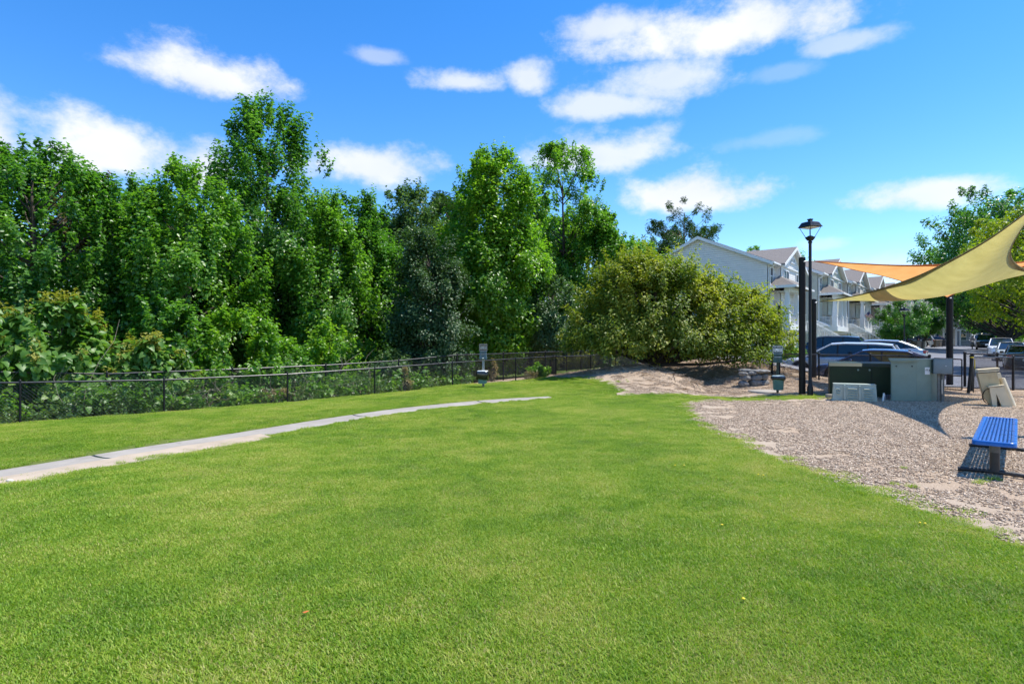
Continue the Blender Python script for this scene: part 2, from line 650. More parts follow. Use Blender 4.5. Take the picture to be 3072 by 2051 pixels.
def scatter(name, pts, rots, scl, idx, protos, kind='stuff'):
    """one object that instances small prototype meshes on points"""
    me = bpy.data.meshes.new(name)
    me.vertices.add(len(pts))
    me.vertices.foreach_set('co', np.ascontiguousarray(pts, np.float32).ravel())
    a = me.attributes.new('rot', 'FLOAT_VECTOR', 'POINT')
    a.data.foreach_set('vector', np.ascontiguousarray(rots, np.float32).ravel())
    a = me.attributes.new('scl', 'FLOAT', 'POINT')
    a.data.foreach_set('value', np.ascontiguousarray(scl, np.float32))
    a = me.attributes.new('idx', 'INT', 'POINT')
    a.data.foreach_set('value', np.ascontiguousarray(idx, np.int32))
    o = link(name, me)
    g = bpy.data.node_groups.new(name, 'GeometryNodeTree')
    g.interface.new_socket('Geometry', in_out='INPUT', socket_type='NodeSocketGeometry')
    g.interface.new_socket('Geometry', in_out='OUTPUT', socket_type='NodeSocketGeometry')
    gi, go = g.nodes.new('NodeGroupInput'), g.nodes.new('NodeGroupOutput')
    ip = g.nodes.new('GeometryNodeInstanceOnPoints')
    jn = g.nodes.new('GeometryNodeJoinGeometry')
    for pr in reversed(protos):
        oi = g.nodes.new('GeometryNodeObjectInfo')
        oi.inputs['Object'].default_value = pr
        oi.inputs['As Instance'].default_value = True
        g.links.new(oi.outputs['Geometry'], jn.inputs[0])
    g.links.new(gi.outputs[0], ip.inputs['Points'])
    g.links.new(jn.outputs[0], ip.inputs['Instance'])
    ip.inputs['Pick Instance'].default_value = True

    def na(nm, ty):
        n = g.nodes.new('GeometryNodeInputNamedAttribute')
        n.data_type = ty
        n.inputs['Name'].default_value = nm
        return [s for s in n.outputs if s.enabled and s.name == 'Attribute'][0]
    g.links.new(na('rot', 'FLOAT_VECTOR'), ip.inputs['Rotation'])
    g.links.new(na('scl', 'FLOAT'), ip.inputs['Scale'])
    g.links.new(na('idx', 'INT'), ip.inputs['Instance Index'])
    g.links.new(ip.outputs[0], go.inputs[0])
    md = o.modifiers.new('scatter', 'NODES')
    md.node_group = g
    return tag(o, kind=kind)
# ------------------------------------------------------------------ ground, lawn, mulch
ground = build_ground()


def blade_patch(k, size=0.66, n=2300, hmin=0.010, hmax=0.026):
    rng = np.random.default_rng(100 + k)
    P = np.zeros((n, 3))
    rad_ = np.sqrt(rng.random(n * 4))
    rad_ = size / 2 * rad_[rng.random(n * 4) < 1 - rad_ ** 2][:n]
    th_ = rng.random(n) * 6.283
    P[:, 0], P[:, 1] = rad_ * np.cos(th_), rad_ * np.sin(th_)
    az = rng.random(n) * 2 * np.pi
    h = hmin + (hmax - hmin) * rng.random(n) ** 1.4
    w = 0.0018 + 0.002 * rng.random(n)
    lean = (0.3 + 1.1 * rng.random(n)) * h
    d = np.stack([np.cos(az), np.sin(az), np.zeros(n)], -1)
    s = np.stack([-np.sin(az), np.cos(az), np.zeros(n)], -1)
    up = np.array([0, 0, 1.0])
    b0, b1 = P - s * w[:, None], P + s * w[:, None]
    mid = P + d * (lean * .35)[:, None] + up * (h * .6)[:, None]
    m0, m1 = mid - s * (w * .8)[:, None], mid + s * (w * .8)[:, None]
    tip = P + d * lean[:, None] + up * h[:, None]
    V = np.stack([b0, b1, m1, m0, tip, tip], 1).reshape(-1, 3)
    i = np.arange(n)[:, None] * 6
    F = np.concatenate([i + np.array([0, 1, 2, 3]), i + np.array([3, 2, 4, 5])])
    me = bpy.data.meshes.new('grass_patch')
    quick(me, V, F)
    a = me.attributes.new('rnd', 'FLOAT', 'POINT')
    a.data.foreach_set('value', np.repeat(rng.random(n), 6).astype(np.float32))
    return me


def grass_mat():
    m, nt, p = nmat('lawn_grass')
    a = N(nt, 'ShaderNodeAttribute', attribute_name='rnd').outputs['Fac']
    big = noise(nt, 0.42, 4, 0.6, coord='Position')
    med = noise(nt, 2.3, 5, 0.65, coord='Position')
    k = mth(nt, 'ADD', mth(nt, 'MULTIPLY', big, 1.05), mth(nt, 'MULTIPLY', med, 0.85))
    k = mth(nt, 'ADD', k, mth(nt, 'MULTIPLY', mth(nt, 'SUBTRACT', a, 0.5), 0.42))
    c = ramp(nt, mth(nt, 'SUBTRACT', k, 0.44), [(0.16, (0.105, 0.215, 0.012)), (0.42, (0.20, 0.335, 0.022)), (0.58, (0.295, 0.39, 0.036)), (0.8, (0.46, 0.45, 0.12))])
    spots = noise(nt, 1.1, 6, 0.7, coord='Position')
    dry = ramp(nt, mth(nt, 'ADD', a, mth(nt, 'MULTIPLY', mth(nt, 'SUBTRACT', spots, 0.5), 1.5)), [(0.86, (0, 0, 0)), (0.98, (0.6, 0.6, 0.6))])
    c = mixc(nt, dry, c, (0.36, 0.31, 0.13))
    nt.links.new(c, p.inputs['Base Color'])
    p.inputs['Roughness'].default_value = 0.5
    p.inputs['Specular IOR Level'].default_value = 0.3
    tr = N(nt, 'ShaderNodeBsdfTranslucent')
    nt.links.new(mixc(nt, 1.0, c, (1.5, 1.6, 0.8), 'MULTIPLY'), tr.inputs['Color'])
    mx = N(nt, 'ShaderNodeMixShader')
    mx.inputs[0].default_value = 0.35
    nt.links.new(p.outputs[0], mx.inputs[1])
    nt.links.new(tr.outputs[0], mx.inputs[2])
    nt.links.new(mx.outputs[0], nt.nodes['Material Output'].inputs['Surface'])
    return m


PATH_C = [(-11.4, 1.5), (-9.5, 4.6), (-7.3, 8.0), (-6.4, 9.6), (-5.4, 11.0), (-4.07, 13.0), (-2.9, 14.3), (-1.67, 15.3), (-.6, 16.0), (.4, 16.55), (1.25, 16.95)]
PATH_W = [1.05, 1.05, 1.02, .98, .92, .8, .74, .7, .62, .48, .2]


def path_dist(x, y):
    best = np.full(x.shape, 1e9)
    for i in range(len(PATH_C) - 1):
        (ax, ay), (bx, by) = PATH_C[i], PATH_C[i + 1]
        dx, dy = bx - ax, by - ay
        t = np.clip(((x - ax) * dx + (y - ay) * dy) / (dx * dx + dy * dy), 0, 1)
        w = PATH_W[i] + (PATH_W[i + 1] - PATH_W[i]) * t
        best = np.minimum(best, np.hypot(x - ax - t * dx, y - ay - t * dy) - w / 2)
    return best


def normals_at(x, y, e=0.15):
    gx = (tzs(x + e, y) - tzs(x - e, y)) / (2 * e)
    gy = (tzs(x, y + e) - tzs(x, y - e)) / (2 * e)
    return gx, gy


def grid_points(x0, x1, y0, y1, step, seed, jit=1.0):
    rng = np.random.default_rng(seed)
    gx, gy = np.meshgrid(np.arange(x0, x1, step), np.arange(y0, y1, step))
    gx = gx.ravel() + (rng.random(gx.size) - .5) * step * jit
    gy = gy.ravel() + (rng.random(gy.size) - .5) * step * jit
    return gx, gy, rng


def in_view(x, y, side=2.0):
    return (np.abs(x) < 0.9 * y + side) & (y > 1.7)


def plant_grass():
    gm = grass_mat()
    protos = []
    for k in range(5):
        me = blade_patch(k)
        me.materials.append(gm)
        protos.append(bpy.data.objects.new('grass_patch', me))
    for k in range(2):                      # taller edge tufts
        me = blade_patch(20 + k, 0.22, 160, 0.03, 0.085)
        me.materials.append(gm)
        protos.append(bpy.data.objects.new('grass_tuft', me))
    for k in range(3):                      # small sparse sprinkles for the lawn's edge
        me = blade_patch(40 + k, 0.3, 190, 0.010, 0.03)
        me.materials.append(gm)
        protos.append(bpy.data.objects.new('grass_sprinkle', me))
    x, y, rng = grid_points(-16, 10.5, 1.5, 26, 0.27, 5, .5)
    s = sdf(x, y, LAWN)
    pdist = path_dist(x, y)
    lump = np.sin(x * 2.1 + 1.3 * np.sin(y * 1.7)) * .5 + np.sin(y * 3.3 + x) * .3
    keep = in_view(x, y) & (s + lump * .10 + (rng.random(len(x)) - .5) * .3 > 0.22) & (pdist > 0.2 + .04 * lump)
        # sand washed over the path's near side
    keep &= ~((pdist < .38) & (y < 11.5) & (x > -7.6) & (x * .7 + y < 7.0) & (rng.random(len(x)) < .85))
    x, y, s = x[keep], y[keep], s[keep]
    n = len(x)
    gx, gy = normals_at(x, y)
    rots = np.stack([np.arctan(gy), -np.arctan(gx), rng.random(n) * 6.283], -1)
    scl = (0.9 + 0.25 * rng.random(n)) * np.where(s < .25, 0.85, 1.0) * (1 + .1 * np.sin(x * 1.3) * np.sin(y * 1.1 + 2))
    idx = rng.integers(0, 5, n)
    pts = [np.stack([x, y, tzs(x, y) - 0.004], -1)]
    R_, S_, I_ = [rots], [scl], [idx]
    sx, sy, rs = grid_points(-16, 10.5, 2, 26, 0.12, 19)
    ss = sdf(sx, sy, LAWN)
    sl_ = np.sin(sx * 2.1 + 1.3 * np.sin(sy * 1.7)) * .08 + np.sin(sx * 7 + sy * 5) * .05
    ks = in_view(sx, sy) & (ss + sl_ > -.32) & (ss < .5) & (rs.random(len(sx)) < np.clip((ss + sl_ + .32) / .55, 0, 1) ** 1.3) & (path_dist(sx, sy) > .1)
    sx, sy = sx[ks], sy[ks]
    m = len(sx)
    pts.append(np.stack([sx, sy, tzs(sx, sy) - .003], -1))
    R_.append(np.stack([np.zeros(m), np.zeros(m), rs.random(m) * 6.283], -1))
    S_.append(.6 + .6 * rs.random(m))
    I_.append(rs.integers(7, 10, m))
    # tufts: lawn edges, along the path, a few clumps in the mulch by the bench, along the fence
    ex, ey, rg = grid_points(-16, 9.6, 2, 26, 0.13, 9)
    es = sdf(ex, ey, LAWN)
    ep = path_dist(ex, ey)
    k1 = in_view(ex, ey) & (np.abs(es - .1) < .2) & (rg.random(len(ex)) < .1)
    k2 = in_view(ex, ey) & (ep > .02) & (ep < .2) & (es > 0) & (rg.random(len(ex)) < .35)
    k3 = (np.hypot(ex - 5.5, (ey - 6.7) * 1.2) < .4) & (rg.random(len(ex)) < .10)
    k3 |= (np.hypot((ex - 4.95), ey - 7.2) < .3) & (rg.random(len(ex)) < .14)
    k3 |= (np.hypot((ex - 4.6), (ey - 6.5) * 1.6) < .22) & (rg.random(len(ex)) < .3)
    k3 |= (np.hypot(ex - 3.2, ey - 19.3) < .35) & (rg.random(len(ex)) < .3)
    k3 |= (np.hypot(ex - 4.0, ey - 20.3) < .3) & (rg.random(len(ex)) < .3)
    k4 = (np.hypot((ex + 6.05) + .5 * (ey - 8.9), (ey - 8.9)) < .5) & (np.abs((ex + 6.05) * .78 - (ey - 8.75) * .62) < .16)
    kk = k1 | k2 | k3 | k4
    ex, ey = ex[kk], ey[kk]
    m = len(ex)
    pts.append(np.stack([ex, ey, tzs(ex, ey) - .004], -1))
    R_.append(np.stack([np.zeros(m), np.zeros(m), rg.random(m) * 6.283], -1))
    S_.append(.4 + .5 * rg.random(m))
    I_.append(rg.integers(5, 7, m))
    o = scatter('lawn_grass', np.concatenate(pts), np.concatenate(R_), np.concatenate(S_), np.concatenate(I_), protos)
    tag(o, 'short mown green lawn grass over the foreground slope', 'grass')
    return o


plant_grass()


def chip_patch(k, n=190, size=0.42):
    rng = np.random.default_rng(300 + k)
    V, F, C = [], [], []
    for i in range(n):
        L = 0.006 + 0.018 * rng.random() ** 2
        W = 0.003 + 0.005 * rng.random()
        T = 0.002 + 0.003 * rng.random()
        e = Euler((rng.normal(0, .25), rng.normal(0, .22), rng.random() * 6.283))
        c = Vector(((rng.random() - .5) * size, (rng.random() - .5) * size, 0.003 + 0.008 * rng.random()))
        b = len(V)
        tp = 0.4 + .6 * rng.random()
        for sx in (-1, 1):
            for sy in (-1, 1):
                for sz in (-1, 1):
                    V.append(c + e.to_matrix() @ Vector((sx * L, sy * W * (tp if sx > 0 else 1), sz * T)))
        F += [(b + q[0], b + q[1], b + q[2], b + q[3]) for q in ((0, 1, 3, 2), (4, 6, 7, 5), (0, 4, 5, 1), (2, 3, 7, 6), (0, 2, 6, 4), (1, 5, 7, 3))]
        C += [rng.random()] * 8
    me = bpy.data.meshes.new('wood_chips')
    quick(me, np.array(V), np.array(F))
    a = me.attributes.new('rnd', 'FLOAT', 'POINT')
    a.data.foreach_set('value', np.array(C, np.float32))
    return me


def spread_chips():
    m, nt, p = nmat('wood_chip')
    a = N(nt, 'ShaderNodeAttribute', attribute_name='rnd').outputs['Fac']
    c = ramp(nt, a, [(0.0, (0.20, 0.14, 0.10)), (0.3, (0.41, 0.305, 0.215)), (0.7, (0.56, 0.435, 0.315)), (1.0, (0.69, 0.575, 0.44))])
    nt.links.new(c, p.inputs['Base Color'])
    p.inputs['Roughness'].default_value = 0.85
    p.inputs['Specular IOR Level'].default_value = 0.2
    protos = []
    for k in range(6):
        me = chip_patch(k)
        me.materials.append(m)
        protos.append(bpy.data.objects.new('wood_chips', me))
    x, y, rng = grid_points(2, 24, 2.5, 31, 0.24, 12)
    s = sdf(x, y, LAWN)
    t, n = tn(x, y)
    ok = in_view(x, y) & (s < -.05)
    # dog park: this side of the street fence line, this side of the back fence
    front = (x - 15.5) * SD.x + (y - 19.5) * SD.y
    ok &= (front < 1.0) | ((x < 11.2) & (y < 31)) | ((x < 12.5) & (y > 24) & (y < 26.5))
    back = (y - 14) - (x + 13) / 1.05
    ok &= back < -1.6
    far = np.clip(-s / 1.6, 0, 1)
    lump = .5 + .5 * np.sin(x * 1.1 + 2 * np.sin(y * .7)) * np.sin(y * .9 + x * .3)
    dens = np.clip(far * 1.1 - .12 + (lump - .5) * .5, 0.5, 1.0)
    mound = np.exp(-(((x - 5.0) / 2.2) ** 2 + ((y - 21.5) / 3.2) ** 2))
    dens *= 1 - .55 * mound
    ok &= rng.random(len(x)) < dens
    x, y = x[ok], y[ok]
    k = len(x)
    gx, gy = normals_at(x, y)
    rots = np.stack([np.arctan(gy), -np.arctan(gx), rng.random(k) * 6.283], -1)
    o = scatter('wood_chip_mulch', np.stack([x, y, tzs(x, y)], -1), rots, .75 + .5 * rng.random(k), rng.integers(0, 6, k), protos)
    tag(o, 'loose tan wood chip mulch spread over the bare ground', 'mulch')


spread_chips()


def concrete_mat(name='concrete', a=(0.27, 0.242, 0.205), b=(0.39, 0.352, 0.30)):
    m, nt, p = nmat(name)
    f = noise(nt, 1.6, 8, 0.7, coord='Position')
    g = noise(nt, 45, 4, 0.7, coord='Position')
    c = ramp(nt, mth(nt, 'ADD', mth(nt, 'MULTIPLY', f, .7), mth(nt, 'MULTIPLY', g, .3)), [(0.35, a), (0.65, b)])
    c = mixc(nt, ramp(nt, noise(nt, 4, 9, .75, coord='Position'), [(.58, (0, 0, 0)), (.72, (.5, .5, .5))]), c, tuple(q * .55 for q in a))
    nt.links.new(c, p.inputs['Base Color'])
    p.inputs['Roughness'].default_value = 0.9
    bump(nt, p, g, 0.35, 0.01)
    return m


CONC = concrete_mat()


def lay_path():
    root = tag(empty('concrete_path'), kind='structure')
    # resample the centre line
    pts, ws = [], []
    for i in range(len(PATH_C) - 1):
        for k in range(8):
            t = k / 8
            pts.append(Vector((PATH_C[i][0] * (1 - t) + PATH_C[i + 1][0] * t, PATH_C[i][1] * (1 - t) + PATH_C[i + 1][1] * t)))
            ws.append(PATH_W[i] * (1 - t) + PATH_W[i + 1] * t)
    for _ in range(6):                       # smooth the corners
        q = pts[:]
        for i in range(1, len(pts) - 1):
            q[i] = (pts[i - 1] + pts[i] * 2 + pts[i + 1]) / 4
        pts = q
    joints = [0, 14, 22, 43, 62, len(pts) - 1]
    for a, b in zip(joints[:-1], joints[1:]):
        V, F = [], []
        cross = 7
        idx = list(range(a, b + 1))
        for ii, i in enumerate(idx):
            d = (pts[min(i + 1, len(pts) - 1)] - pts[max(i - 1, 0)]).normalized()
            s = Vector((d.y, -d.x))
            pc = pts[i] + d * (0.028 if ii == 0 else (-0.028 if ii == len(idx) - 1 else 0))
            for j in range(cross):
                q = (j / (cross - 1) - .5)
                xy = pc + s * ws[i] * q
                dish = -0.03 * (1 - (2 * q) ** 2)
                edge = -0.05 if j in (0, cross - 1) else 0.0
                V.append((xy.x, xy.y, tz(xy.x, xy.y) + 0.045 + dish + edge))
        for i in range(len(idx) - 1):
            for j in range(cross - 1):
                k = i * cross + j
                F.append((k, k + 1, k + 1 + cross, k + cross))
        # end faces down into the joint
        mb = MB()
        mb.add(V, F, True)
        for row in (0, len(idx) - 1):
            e = V[row * cross:(row + 1) * cross]
            lo = [(p[0], p[1], p[2] - .1) for p in e]
            mb.add(e + lo, [(j, j + 1, cross + j + 1, cross + j) for j in range(cross - 1)])
        mb.build('slab', CONC, root)
    # washed-in sand along the near side of the second slab
    sand = simple('washed_sand', (0.43, 0.345, 0.25), 0.95, var=.12, scale=4, bmp=.3)
    mb = MB()
    V, F = [], []
    rng = random.Random(4)
    idx = list(range(15, 34))
    for k, i in enumerate(idx):
        d = (pts[i + 1] - pts[i - 1]).normalized()
        s = Vector((d.y, -d.x))
        env = math.sin(math.pi * (k + .4) / len(idx)) ** .6 * (.55 + .3 * math.sin(k * 1.7))
        for q, h in ((.5 - .40 * env - rng.random() * .05, .0), (.46, .012), (.75 + .12 * rng.random(), .006), (1.0 + .25 * env, -.02)):
            xy = pts[i] + s * ws[i] * q
            dish = -0.03 * (1 - min(1, (2 * q) ** 2)) + .045 if q < .5 else .012
            V.append((xy.x, xy.y, tz(xy.x, xy.y) + dish + h + .004))
    for k in range(len(idx) - 1):
        for j in range(3):
            F.append((k * 4 + j, k * 4 + j + 1, k * 4 + j + 5, k * 4 + j + 4))
    mb.add(V, F, True)
    o = mb.build('washed_sand', sand)
    tag(o, 'pale sand washed along the near edge of the concrete path', 'sand', kind='stuff')
    # three small stones lying on the sand
    rk = simple('pale_stone', (0.6, 0.55, 0.48), .9, var=.2, scale=20, bmp=.4)
    for lab, (u, v), sz in (('largest pale stone lying on the sandy path edge', (318, 1386), .075), ('small pale stone at far left on the path sand', (30, 1447), .05), ('small pale stone at the narrow far end of the path sand', (418, 1370), .03)):
        p = at(u, v, 8.6)
        Y = (EYE + .22) * 1707 / (v - 1025)
        p = at(u, v, Y)
        tag(rock('stone', (p.x, p.y, tz(p.x, p.y) + .03), (sz, sz * .7, sz * .35), rk, int(u)), lab, 'stone', 'stones on the path')


def rock(name, c, size, mat, seed, parent=None, sub=2, rough=.22, rz=0.0):
    bm = bmesh.new()
    bmesh.ops.create_icosphere(bm, subdivisions=sub, radius=1)
    rng = np.random.default_rng(seed)
    ks = rng.normal(0, 1, (5, 3)) * 1.6
    ph = rng.random(5) * 6
    for v in bm.verts:
        p = np.array(v.co)
        f = 1 + rough * sum(math.sin(float(k @ p) + h) for k, h in zip(ks, ph)) / 2
        q = v.co * f
        # blocky
        q = Vector([math.copysign(abs(t) ** .75, t) for t in q])
        v.co = Vector((q.x * size[0], q.y * size[1], q.z * size[2]))
    me = bpy.data.meshes.new(name)
    bm.to_mesh(me)
    bm.free()
    me.materials.append(mat)
    o = link(name, me, parent, c)
    o.rotation_euler = (0, 0, rz)
    return o


lay_path()

# ------------------------------------------------------------------ vegetation
BARK = simple('bark', (0.07, 0.056, 0.044), .95, var=.4, scale=7, bmp=.8, grain=25)
BARK_D = simple('dark_bark', (0.05, 0.042, 0.035), .95, var=.4, scale=7, bmp=.8, grain=25)
BARK_P = simple('pine_bark', (0.16, 0.10, 0.07), .95, var=.4, scale=7, bmp=.8, grain=25)

L_DEEP = leaf_mat('leaf_deep', (0.034, 0.105, 0.015), (0.072, 0.195, 0.026), (0.15, 0.30, 0.045))
L_MID = leaf_mat('leaf_mid', (0.050, 0.145, 0.016), (0.105, 0.245, 0.026), (0.20, 0.345, 0.05))
L_BRIGHT = leaf_mat('leaf_bright', (0.065, 0.17, 0.015), (0.135, 0.285, 0.024), (0.25, 0.385, 0.045))
L_DARK = leaf_mat('leaf_dark', (0.022, 0.060, 0.016), (0.046, 0.105, 0.030), (0.095, 0.17, 0.06), .25, .5)
L_OLIVE = leaf_mat('leaf_olive', (0.055, 0.115, 0.012), (0.165, 0.225, 0.022), (0.42, 0.40, 0.05), .38, .5)
L_BIG = leaf_mat('leaf_big', (0.055, 0.15, 0.022), (0.11, 0.235, 0.035), (0.21, 0.30, 0.062), .38, .45)
L_FLOWER = leaf_mat('seed_spray', (0.17, 0.20, 0.025), (0.27, 0.28, 0.045), (0.38, 0.32, 0.08), .35, .7)
L_LIME = leaf_mat('leaf_lime', (0.11, 0.19, 0.010), (0.22, 0.29, 0.014), (0.38, 0.38, 0.02), .45, .5)
L_GREY = leaf_mat('leaf_grey', (0.045, 0.105, 0.035), (0.085, 0.165, 0.055), (0.16, 0.24, 0.10), .3)
L_BROWN = leaf_mat('leaf_brown', (0.05, 0.055, 0.025), (0.10, 0.085, 0.045), (0.16, 0.12, 0.07), .2)
L_PINE = leaf_mat('pine_needles', (0.026, 0.075, 0.016), (0.055, 0.125, 0.03), (0.10, 0.185, 0.05), .2)
L_WHITE = leaf_mat('white_blossom', (0.5, 0.52, 0.46), (0.68, 0.68, 0.64), (0.8, 0.8, 0.78), .25, .7, (1, 1, 1))
L_HEDGE = leaf_mat('leaf_hedge', (0.06, 0.16, 0.01), (0.12, 0.27, 0.02), (0.2, 0.36, 0.04), .3)
L_DEAD = leaf_mat('dead_vine', (0.24, 0.19, 0.12), (0.38, 0.31, 0.20), (0.50, 0.43, 0.30), .2, .8)
L_WEED = leaf_mat('weed_grass', (0.12, 0.15, 0.03), (0.22, 0.24, 0.06), (0.34, 0.33, 0.12), .35, .6)


def leaf_arrays(P, Nn, D, L, Wd, kind='kite', fold=0.18):
    """leaf quads folded along the midrib. P base points, Nn normals, D axis directions"""
    D = D - (D * Nn).sum(-1, keepdims=True) * Nn
    D /= np.linalg.norm(D, axis=-1, keepdims=True) + 1e-9
    S = np.cross(D, Nn)
    L = L[:, None]
    Wd = Wd[:, None]
    n = len(P)
    if kind == 'kite':
        V = np.stack([P, P + D * L * .42 + S * Wd * .5 + Nn * L * fold, P + D * L - Nn * L * .08, P + D * L * .42 - S * Wd * .5 + Nn * L * fold], 1).reshape(-1, 3)
        i = np.arange(n)[:, None] * 4
        F = np.concatenate([i + np.array([0, 1, 2]), i + np.array([0, 2, 3])])
        return V, F, 4
    # broad heart-shaped leaf, drooping tip
    V = np.stack([P, P + D * L * .18 + S * Wd * .46 + Nn * L * fold * .8, P + D * L * .55 + S * Wd * .40 + Nn * L * fold * .5, P + D * L - Nn * L * .25,
                  P + D * L * .55 - S * Wd * .40 + Nn * L * fold * .5, P + D * L * .18 - S * Wd * .46 + Nn * L * fold * .8, P + D * L * .5], 1).reshape(-1, 3)
    i = np.arange(n)[:, None] * 7
    F = np.concatenate([i + np.array([0, 1, 6]), i + np.array([1, 2, 6]), i + np.array([2, 3, 6]), i + np.array([6, 3, 4]), i + np.array([6, 4, 5]), i + np.array([0, 6, 5])])
    return V, F, 7


def leaf_obj(name, parts, mat, parent):
    Vs, Fs, Rs, off = [], [], [], 0
    for (V, F, r) in parts:
        Vs.append(V)
        Fs.append(F + off)
        Rs.append(r)
        off += len(V)
    me = bpy.data.meshes.new(name)
    quick(me, np.concatenate(Vs), np.concatenate(Fs))
    a = me.attributes.new('rnd', 'FLOAT', 'POINT')
    a.data.foreach_set('value', np.concatenate(Rs).astype(np.float32))
    me.materials.append(mat)
    o = link(name, me, parent)
    o['kind'] = 'stuff'
    return o


def unit(v):
    return v / (np.linalg.norm(v, axis=-1, keepdims=True) + 1e-9)


def make_leaves(rng, C, A, csz, nleaf, leaf, out_c, kind='kite', up=.55, outw=.5, rnd=.75, lw=.75, flat=.62, cr=None, droop=.25):
    """leaf clusters: centres C (m,3), spray axes A (m,3), sizes csz (m,)"""
    m = len(C)
    n = m * nleaf
    ci = np.repeat(np.arange(m), nleaf)
    g = rng.normal(0, 1, (n, 3))
    g = unit(g) * (rng.random((n, 1)) ** .42)
    ax = A[ci]
    al = (g * ax).sum(-1, keepdims=True)
    g = g * flat + ax * al * (1.25 - flat)              # stretch along the spray axis
    P = C[ci] + g * csz[ci][:, None]
    o = unit(P - out_c)
    nn = unit(np.array([0, 0, 1.0]) * up + o * outw + g * .35 + rng.normal(0, 1, (n, 3)) * rnd * .55)
    D = unit(o * .5 + g * .6 + rng.normal(0, 1, (n, 3)) * .6 - np.array([0, 0, droop]))
    L = leaf * (0.65 + 0.7 * rng.random(n))
    V, F, k = leaf_arrays(P, nn, D, L, L * lw * (.8 + .4 * rng.random(n)), kind)
    base = (cr[ci] if cr is not None else .5 * np.ones(n)) * .55 + rng.random(n) * .45
    return V, F, np.repeat(base, k)


PROF = {
    'oval': lambda t: np.sqrt(np.clip(1 - (2 * t - .9) ** 2 / 1.25, 0.02, 1)),
    'poplar': lambda t: np.clip(1.25 * (1 - t) ** .62 * (t + .18) ** .22, .05, 1),
    'round': lambda t: np.sqrt(np.clip(1 - (2 * t - 1) ** 2, 0.03, 1)),
    'vase': lambda t: np.clip(.35 + .9 * t, 0, 1) * np.sqrt(np.clip(1 - np.clip(t - .55, 0, 1) ** 2 / .21, .04, 1)),
    'dome': lambda t: np.sqrt(np.clip(1 - t ** 2.2, .03, 1)),
    'cone': lambda t: np.clip(1 - t, .03, 1) ** .8,
    'flame': lambda t: np.clip(np.sin(np.pi * (t * .86 + .12)) ** .8, .05, 1),
}


